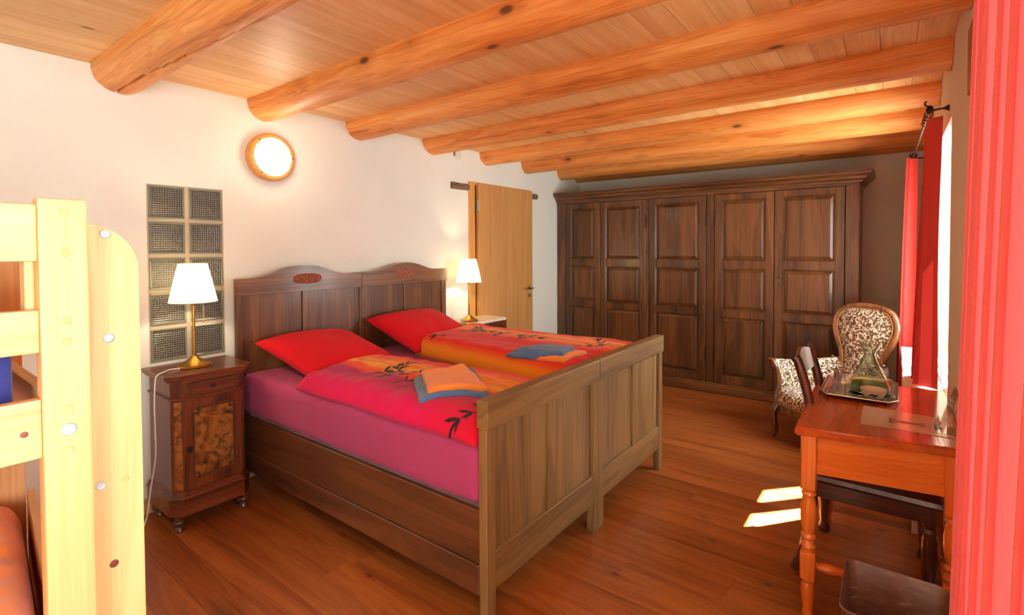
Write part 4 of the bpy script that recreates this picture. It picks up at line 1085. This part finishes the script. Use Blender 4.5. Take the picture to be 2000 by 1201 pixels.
def stretcher(p, q, z, nb):
    p, q = Vector(L2(p)), Vector(L2(q)); d = q-p; L = d.length; b = B(); pr = []
    N = 12*nb+8
    for i in range(N+1):
        s = .026+(L-.052)*i/N; u = i/N
        r = .013+.007*abs(math.sin(PI*nb*u))
        if abs(math.sin(PI*nb*u)) < 0.2: r = .019
        pr.append((r, s))
    lathe(b, pr, 14, axis='x')
    obj('stretcher', b, 'deskX', dk, (p.x, p.y, z), (0, 0, math.atan2(d.y, d.x)), smooth=True)
stretcher(legs['FL'], legs['FR'], .205, 4); stretcher(legs['FR'], legs['BR'], .205, 6)

# ------------------------------------------------------------------ desk chair
CX, CY_ = 2.88, 0.08
dc = thing('desk_chair', 'dark stained wooden chair pushed sideways under the pine desk', 'chair', (CX, CY_, 0))
def cpt(x, y, z): return (x-CX, y-CY_, z)
obj('seat', loft(B(), [(([(2.655-CX, -.165-CY_), (3.125-CX, -.165-CY_), (3.115-CX, .310-CY_), (2.665-CX, .310-CY_)]), .425), (([(2.645-CX, -.175-CY_), (3.135-CX, -.175-CY_), (3.12-CX, .315-CY_), (2.66-CX, .315-CY_)]), .437), (([(2.650-CX, -.170-CY_), (3.13-CX, -.170-CY_), (3.115-CX, .312-CY_), (2.665-CX, .312-CY_)]), .455)]), 'chairX', dc)
for q in ((2.69, 3.09, -.150, -.130), (2.69, 3.09, .272, .292)):
    obj('apron', bx(q[0]-CX, q[1]-CX, q[2]-CY_, q[3]-CY_, .355, .426, bev=.003), 'chairX', dc)
for q in ((2.668, 2.690, -.14, .31), (3.09, 3.112, -.14, .31)):
    obj('apron', bx(q[0]-CX, q[1]-CX, q[2]-CY_, q[3]-CY_, .355, .426, bev=.003), 'chairY', dc)
fl_prof = [(.026, .426), (.026, .34), (.020, .33), (.028, .315), (.021, .30), (.026, .28), (.028, .20), (.022, .10), (.018, .05), (.026, .03), (.028, .012), (.020, 0)]
for x, y in ((2.695, -.135), (3.095, -.135), (3.10, .275)):
    obj('leg', lathe(B(), fl_prof, 18), 'chairZ', dc, cpt(x, y, 0), smooth=True)
rl = smoothpath([cpt(2.690, .285, .43), cpt(2.685, .292, .25), cpt(2.665, .322, .08), cpt(2.650, .350, .003)], 5)
obj('leg', tube(B(), rl, 0.021, 8), 'chairZ', dc, smooth=True)
for x in (2.690, 3.095):
    pp = smoothpath([cpt(x, .285, .42), cpt(x-.002, .282, .60), cpt(x-.004, .305, .80), cpt(x-.006, .345, .955), cpt(x-.006, .362, .985)], 5)
    obj('back_post', tube(B(), pp, 0.021, 10, sy=0.8), 'chairZ', dc, smooth=True)
def rail(z0, z1, y0, y1, nm, cur):
    b = B(); n = 16; R_ = []
    for i in range(n+1):
        u = i/n; x = 2.69+u*.40; dz = cur*math.sin(PI*u); dy = 0.018*math.sin(PI*u)
        R_.append([b.verts.new(cpt(x, y0+dy, z0)), b.verts.new(cpt(x, y0+.020+dy, z0)), b.verts.new(cpt(x, y1+.020+dy, z1+dz)), b.verts.new(cpt(x, y1+dy, z1+dz))])
    for i in range(n):
        for k in range(4): b.faces.new((R_[i][k], R_[i][(k+1) % 4], R_[i+1][(k+1) % 4], R_[i+1][k]))
    b.faces.new(R_[0]); b.faces.new(list(reversed(R_[-1])))
    obj(nm, b, 'chairX', dc, smooth=True)
rail(.88, .965, .315, .340, 'top_rail', .03); rail(.64, .70, .277, .285, 'mid_rail', 0.0)

# ------------------------------------------------------------------ things on the desk
ZD = .7805
# tray
tr = thing('serving_tray', 'shiny steel tray with cut corners on the pine desk', 'tray', (3.065, .125, ZD))
a_, c_ = .245, .150
def octo(hx_, hy, c): return [(-hx_+c, -hy), (hx_-c, -hy), (hx_, -hy+c), (hx_, hy-c), (hx_-c, hy), (-hx_+c, hy), (-hx_, hy-c), (-hx_, -hy+c)]
def ring_pts(s, z): return ([(p[0]*s[0], p[1]*s[1]) for p in octo(1, 1, .22)], z)
b = B(); lays = [ring_pts((.205, .112), .0), ring_pts((.215, .122), .004), ring_pts((.236, .143), .018), ring_pts((.246, .153), .0195), ring_pts((.246, .153), .0185), ring_pts((.234, .141), .0165), ring_pts((.213, .120), .0055), ring_pts((.205, .112), .0035)]
loft(b, lays); obj('tray_body', b, 'steel', tr)
obj('rolled_rim', tube(B(), [Vector((p[0], p[1], .019)) for p in ring_pts((.246, .153), 0)[0]], .0025, 8, closed=True), 'steel', tr, smooth=True)
# carafe
cf_ = thing('carafe', 'greenish glass carafe with flared neck standing on the steel tray', 'carafe', (3.05, .085, ZD+.0042))
prof_o = [(0.0, .003), (.070, .001), (.084, .006), (.088, .018), (.084, .035), (.068, .075), (.045, .125), (.030, .160), (.025, .178), (.024, .186), (.030, .205), (.040, .228), (.046, .242)]
prof_i = [(.0445, .242), (.0385, .228), (.0285, .205), (.0225, .186), (.0235, .178), (.0285, .160), (.0435, .125), (.0665, .075), (.0825, .035), (.086, .018), (.082, .008), (0.0, .006)]
obj('glass_body', lathe(B(), prof_o+prof_i, 40, close=False), 'carafe', cf_, smooth=True)
obj('water', lathe(B(), [(0.0, .0065), (.080, .0085), (.084, .018), (.0815, .035), (.078, .0425), (0.0, .0425)], 40), 'water', cf_, smooth=True)
obj('rim', tube(B(), [(.0453*math.cos(2*PI*k/40), .0453*math.sin(2*PI*k/40), .242) for k in range(40)], .0018, 6, closed=True), MAT['carafe'], cf_, smooth=True)
def tumbler(x, y, label):
    t = thing('drinking_glass', label, 'glass', (x, y, ZD+.0042), 0, 'tumblers upside down on the tray')
    obj('glass_body', lathe(B(), [(.036, 0), (.034, .03), (.030, .085), (.026, .096), (.020, .098), (0, .098), (0, .090), (.020, .090), (.026, .084), (.0322, .03), (.0342, .0)], 28, close=False), 'tumbler', t, smooth=True)
    obj('rim', tube(B(), [(.0351*math.cos(2*PI*k/32), .0351*math.sin(2*PI*k/32), .0015) for k in range(32)], .0015, 6, closed=True), 'tumbler', t, smooth=True)
tumbler(2.985, .190, 'upturned clear tumbler nearest the tray front beside the carafe')
tumbler(3.085, .205, 'upturned clear tumbler behind the front one, left of the carafe')
# small bowl with dark mark
bo = thing('bowl', 'small white porcelain bowl with a dark mark at the tray front', 'bowl', (2.912, .066, ZD+.0042))
obj('bowl_body', lathe(B(), [(0, 0), (.022, 0), (.024, .003), (.036, .010), (.047, .026), (.053, .048), (.051, .048), (.045, .027), (.034, .012), (.0, .005)], 32, close=False), 'porc', bo, smooth=True)
ang = math.atan2(-.06, -2.9)
mk = B()
sp_ = smoothpath([(-.018, 0, -.003), (-.004, 0, .003), (.006, 0, -.002), (.018, 0, .004)], 5)
tube(mk, sp_, [.0014+.0036*math.sin(PI*min(1, i/15)) for i in range(len(sp_))], 6)
obj('mark', mk, 'black', bo, (math.cos(ang)*.0475, math.sin(ang)*.0475, .026), (math.radians(-30), 0, ang+PI/2), label='dark printed squiggle')
# laminated sheet with key print
sh = thing('desk_sheet', 'laminated sheet with a faded key print on the desk front', 'placemat', (2.62, -.05, ZD+.0004))
q = [(2.478, .098), (2.492, -.196), (2.745, -.186), (2.775, .098)]
obj('sheet', prism(B(), [(p[0]-2.62, p[1]+.05) for p in q], 0, .0012, 'xy'), 'paper', sh)
kb = B()
# key drawn flat: shaft, bit, bow
def flatpoly(pts): prism(kb, pts, .0012, .0016, 'xy')
kx = -.02
flatpoly([(kx-.014, .035), (kx+.014, .035), (kx+.014, -.045), (kx-.014, -.045)])
flatpoly([(kx-.034, .054), (kx+.034, .054), (kx+.034, .035), (kx-.034, .035)]); flatpoly([(kx-.030, -.045), (kx+.030, -.045), (kx+.030, -.064), (kx-.030, -.064)])
flatpoly([(kx+.034*math.cos(2*PI*k/18), -.092+.022*math.sin(2*PI*k/18)) for k in range(18)])
obj('key_print', kb, 'printc', sh)
# acrylic card holder
ch_ = thing('card_holder', 'slanted clear acrylic card holder beside the near curtain', 'card holder', (2.575, -.155, ZD+.002))
b = B(); ux = Vector((math.cos(math.radians(-8)), math.sin(math.radians(-8)), 0))
pr = [(-.045, .0), (.012, .0), (.012, .003), (.0, .003), (-.048, .165), (-.051, .165), (-.005, .003), (-.045, .003)]
prism(b, [(q_[0], q_[1]) for q_ in pr], -.055, .055, 'yz')
obj('acrylic_sheet', b, 'acrylic', ch_, (0, 0.0, 0), (0, 0, math.radians(2)))
obj('front_lip', prism(B(), [(.012, .0), (.016, .0), (.002, .045), (-.001, .045)], -.055, .055, 'yz'), 'acrylic', ch_)

# ------------------------------------------------------------------ waste bin
wb = thing('waste_bin', 'smoky brown plastic waste bin in front of the desk', 'bin', (1.965, -.02, 0))
def rr_pts(hx_, hy, r, z, n=6):
    out = []
    for cx, cy, a0 in ((hx_-r, hy-r, 0), (-hx_+r, hy-r, PI/2), (-hx_+r, -hy+r, PI), (hx_-r, -hy+r, 3*PI/2)):
        for k in range(n+1): a = a0+PI/2*k/n; out.append((cx+r*math.cos(a), cy+r*math.sin(a)))
    return out, z
ly = [rr_pts(.120, .105, .03, .0), rr_pts(.128, .112, .03, .006), rr_pts(.155, .137, .035, .385), rr_pts(.160, .142, .036, .388), rr_pts(.160, .142, .036, .396), rr_pts(.157, .139, .035, .398), rr_pts(.153, .135, .034, .392), rr_pts(.125, .109, .028, .010), rr_pts(.115, .100, .025, .008)]
obj('bin_body', loft(B(), ly), 'bin', wb, smooth=True)
obj('corner_rib', prism(B(), [(.060-.004, -.130), (.060+.004, -.130), (.060+.003, -.1335), (.060-.003, -.1335)], .05, .385, 'xy'), 'bin', wb)

# ------------------------------------------------------------------ ledge under the window
lg = thing('radiator_cover', 'white boxed ledge under the far curtained window', 'ledge', (4.05, -.14, 0))
obj('ledge_top', bx(3.315-4.05, 4.735-4.05, -.0785, .085, .735, .760, bev=.004), 'paintw', lg)
obj('front_panel', bx(3.335-4.05, 4.715-4.05, .045, .070, .10, .735, bev=.003), 'paintw', lg)
for xx in (3.335, 4.69): obj('side_panel', bx(xx-4.05, xx+.025-4.05, -.078, .045, .0, .735, bev=.003), 'paintw', lg)
for k in range(14): obj('slat', bx(3.42-4.05+k*.09, 3.42-4.05+k*.09+.05, .070, .078, .16, .68, bev=.003), 'paintw', lg)

# ------------------------------------------------------------------ curtains
def curtain(name, x0f, x1f, ycf, ampf, z0, z1, nf, label, seed, ph=0.0, nz_=60, fade=0.0):
    bm = B(); n = int(nf*18); rows = []
    for j in range(nz_+1):
        t_ = j/nz_; z = z1+(z0-z1)*t_; row = []
        for i in range(n+1):
            s = i/n
            x = x0f(t_)+(x1f(t_)-x0f(t_))*s
            p = 2*PI*nf*s+ph+0.35*nz(s*3, t_*1.2, seed)
            sw = math.sin(p); sw = math.copysign(abs(sw)**0.75, sw)
            a = ampf(t_)*(1-fade*s**3)*(0.85+0.35*nz(s*4, t_*1.1, seed+9))
            row.append(bm.verts.new((x+0.25*ampf(t_)*math.sin(2*p), ycf(t_)+a*sw, z)))
        rows.append(row)
    for j in range(nz_):
        for i in range(n): bm.faces.new((rows[j][i], rows[j][i+1], rows[j+1][i+1], rows[j+1][i]))
    return bm
def hang(name, bm, label, zt, mat='curtain'):
    o = obj(name, bm, mat, smooth='all'); tag(o, label, 'curtain', 'red curtains along the window wall'); return o
hang('curtain', curtain('c', lambda t: 3.36, lambda t: 3.66+.03*t, lambda t: -.166+.024*t, lambda t: .036+.022*t, .768, 2.165, 2.5, '', 1, ph=4.71), 'dark red curtain behind the desk, nearer end of the window rod', 2.165)
hang('curtain', curtain('c', lambda t: 4.80-.05*min(1, t), lambda t: 5.06, lambda t: -.114+.030*t, lambda t: .040+.020*t, .03, 2.165, 2.5, '', 4, ph=0.4), 'pink lit red curtain by the armchair, far end of the rod', 2.165)
hang('curtain', curtain('c', lambda t: .44, lambda t: 1.235+.10*t, lambda t: -.136+.026*t, lambda t: .048+.010*t, .04, 2.165, 7.0, '', 7, ph=1.2, fade=.5), 'large bright red curtain along the right edge of the picture', 2.165, 'curtain_lit')
def rod(xa, ya, xb, yb, z, label, rings):
    t = thing('curtain_rod', label, 'curtain rod', (xa, ya, z))
    d = Vector((xb-xa, yb-ya, 0)); L = d.length; d.normalize()
    obj('rod', tube(B(), [(-d.x*.02, -d.y*.02, 0), (d.x*(L+.02), d.y*(L+.02), 0)], .006, 10), 'satin', t, smooth=True)
    for q in (0, L):
        c = d*q
        b = tube(B(), smoothpath([(c.x, c.y+.004, -.004), (c.x, c.y-.03, .0), (c.x, YWIN-ya+.02, .002), (c.x, YWIN-ya+.001, .002)], 4), [.005]*8+[.007, .010, .013, .015, .016], 10)
        obj('bracket', b, 'iron', t, smooth=True)
        s = -1 if q == 0 else 1
        f = B(); e = c+d*s*.02
        lathe(f, [(0, -.022), (.010, -.016), (.016, 0), (.010, .016), (0, .022)], 14, e.x, e.y, 0, close=False)
        tube(f, smoothpath([(e.x, e.y+.004, .012), (e.x+s*.006, e.y+.02, .03), (e.x+s*.002, e.y+.012, .042)], 4), .004, 8)
        obj('finial', f, 'iron', t, smooth=True)
    for xr in rings:
        q = (xr-xa)/d.x; c = d*q
        obj('ring', tube(B(), [(c.x+.002*math.sin(a), c.y+.016*math.cos(a), -.010+.018*math.sin(a)) for a in [2*PI*k/20 for k in range(20)]], .0022, 6, closed=True), 'iron', t, smooth=True)
rod(3.345, -.141, 5.08, -.118, 2.195, 'thin metal curtain rod with dark finials over the far window', (3.39, 3.47, 3.55, 3.63, 4.83, 4.90, 4.97, 5.04))
rod(-0.75, -.13, 1.29, -.13, 2.195, 'thin metal curtain rod above the near bright curtain', (.66, .77, .89, 1.0, 1.11, 1.22))
wbd = obj('wall_board', bx(1.45, 2.245, YWIN+.001, YWIN+.030, 1.995, 2.212, bev=.006), 'redwood')
tag(wbd, 'red brown wooden board on the wall behind the near curtain top', 'board')
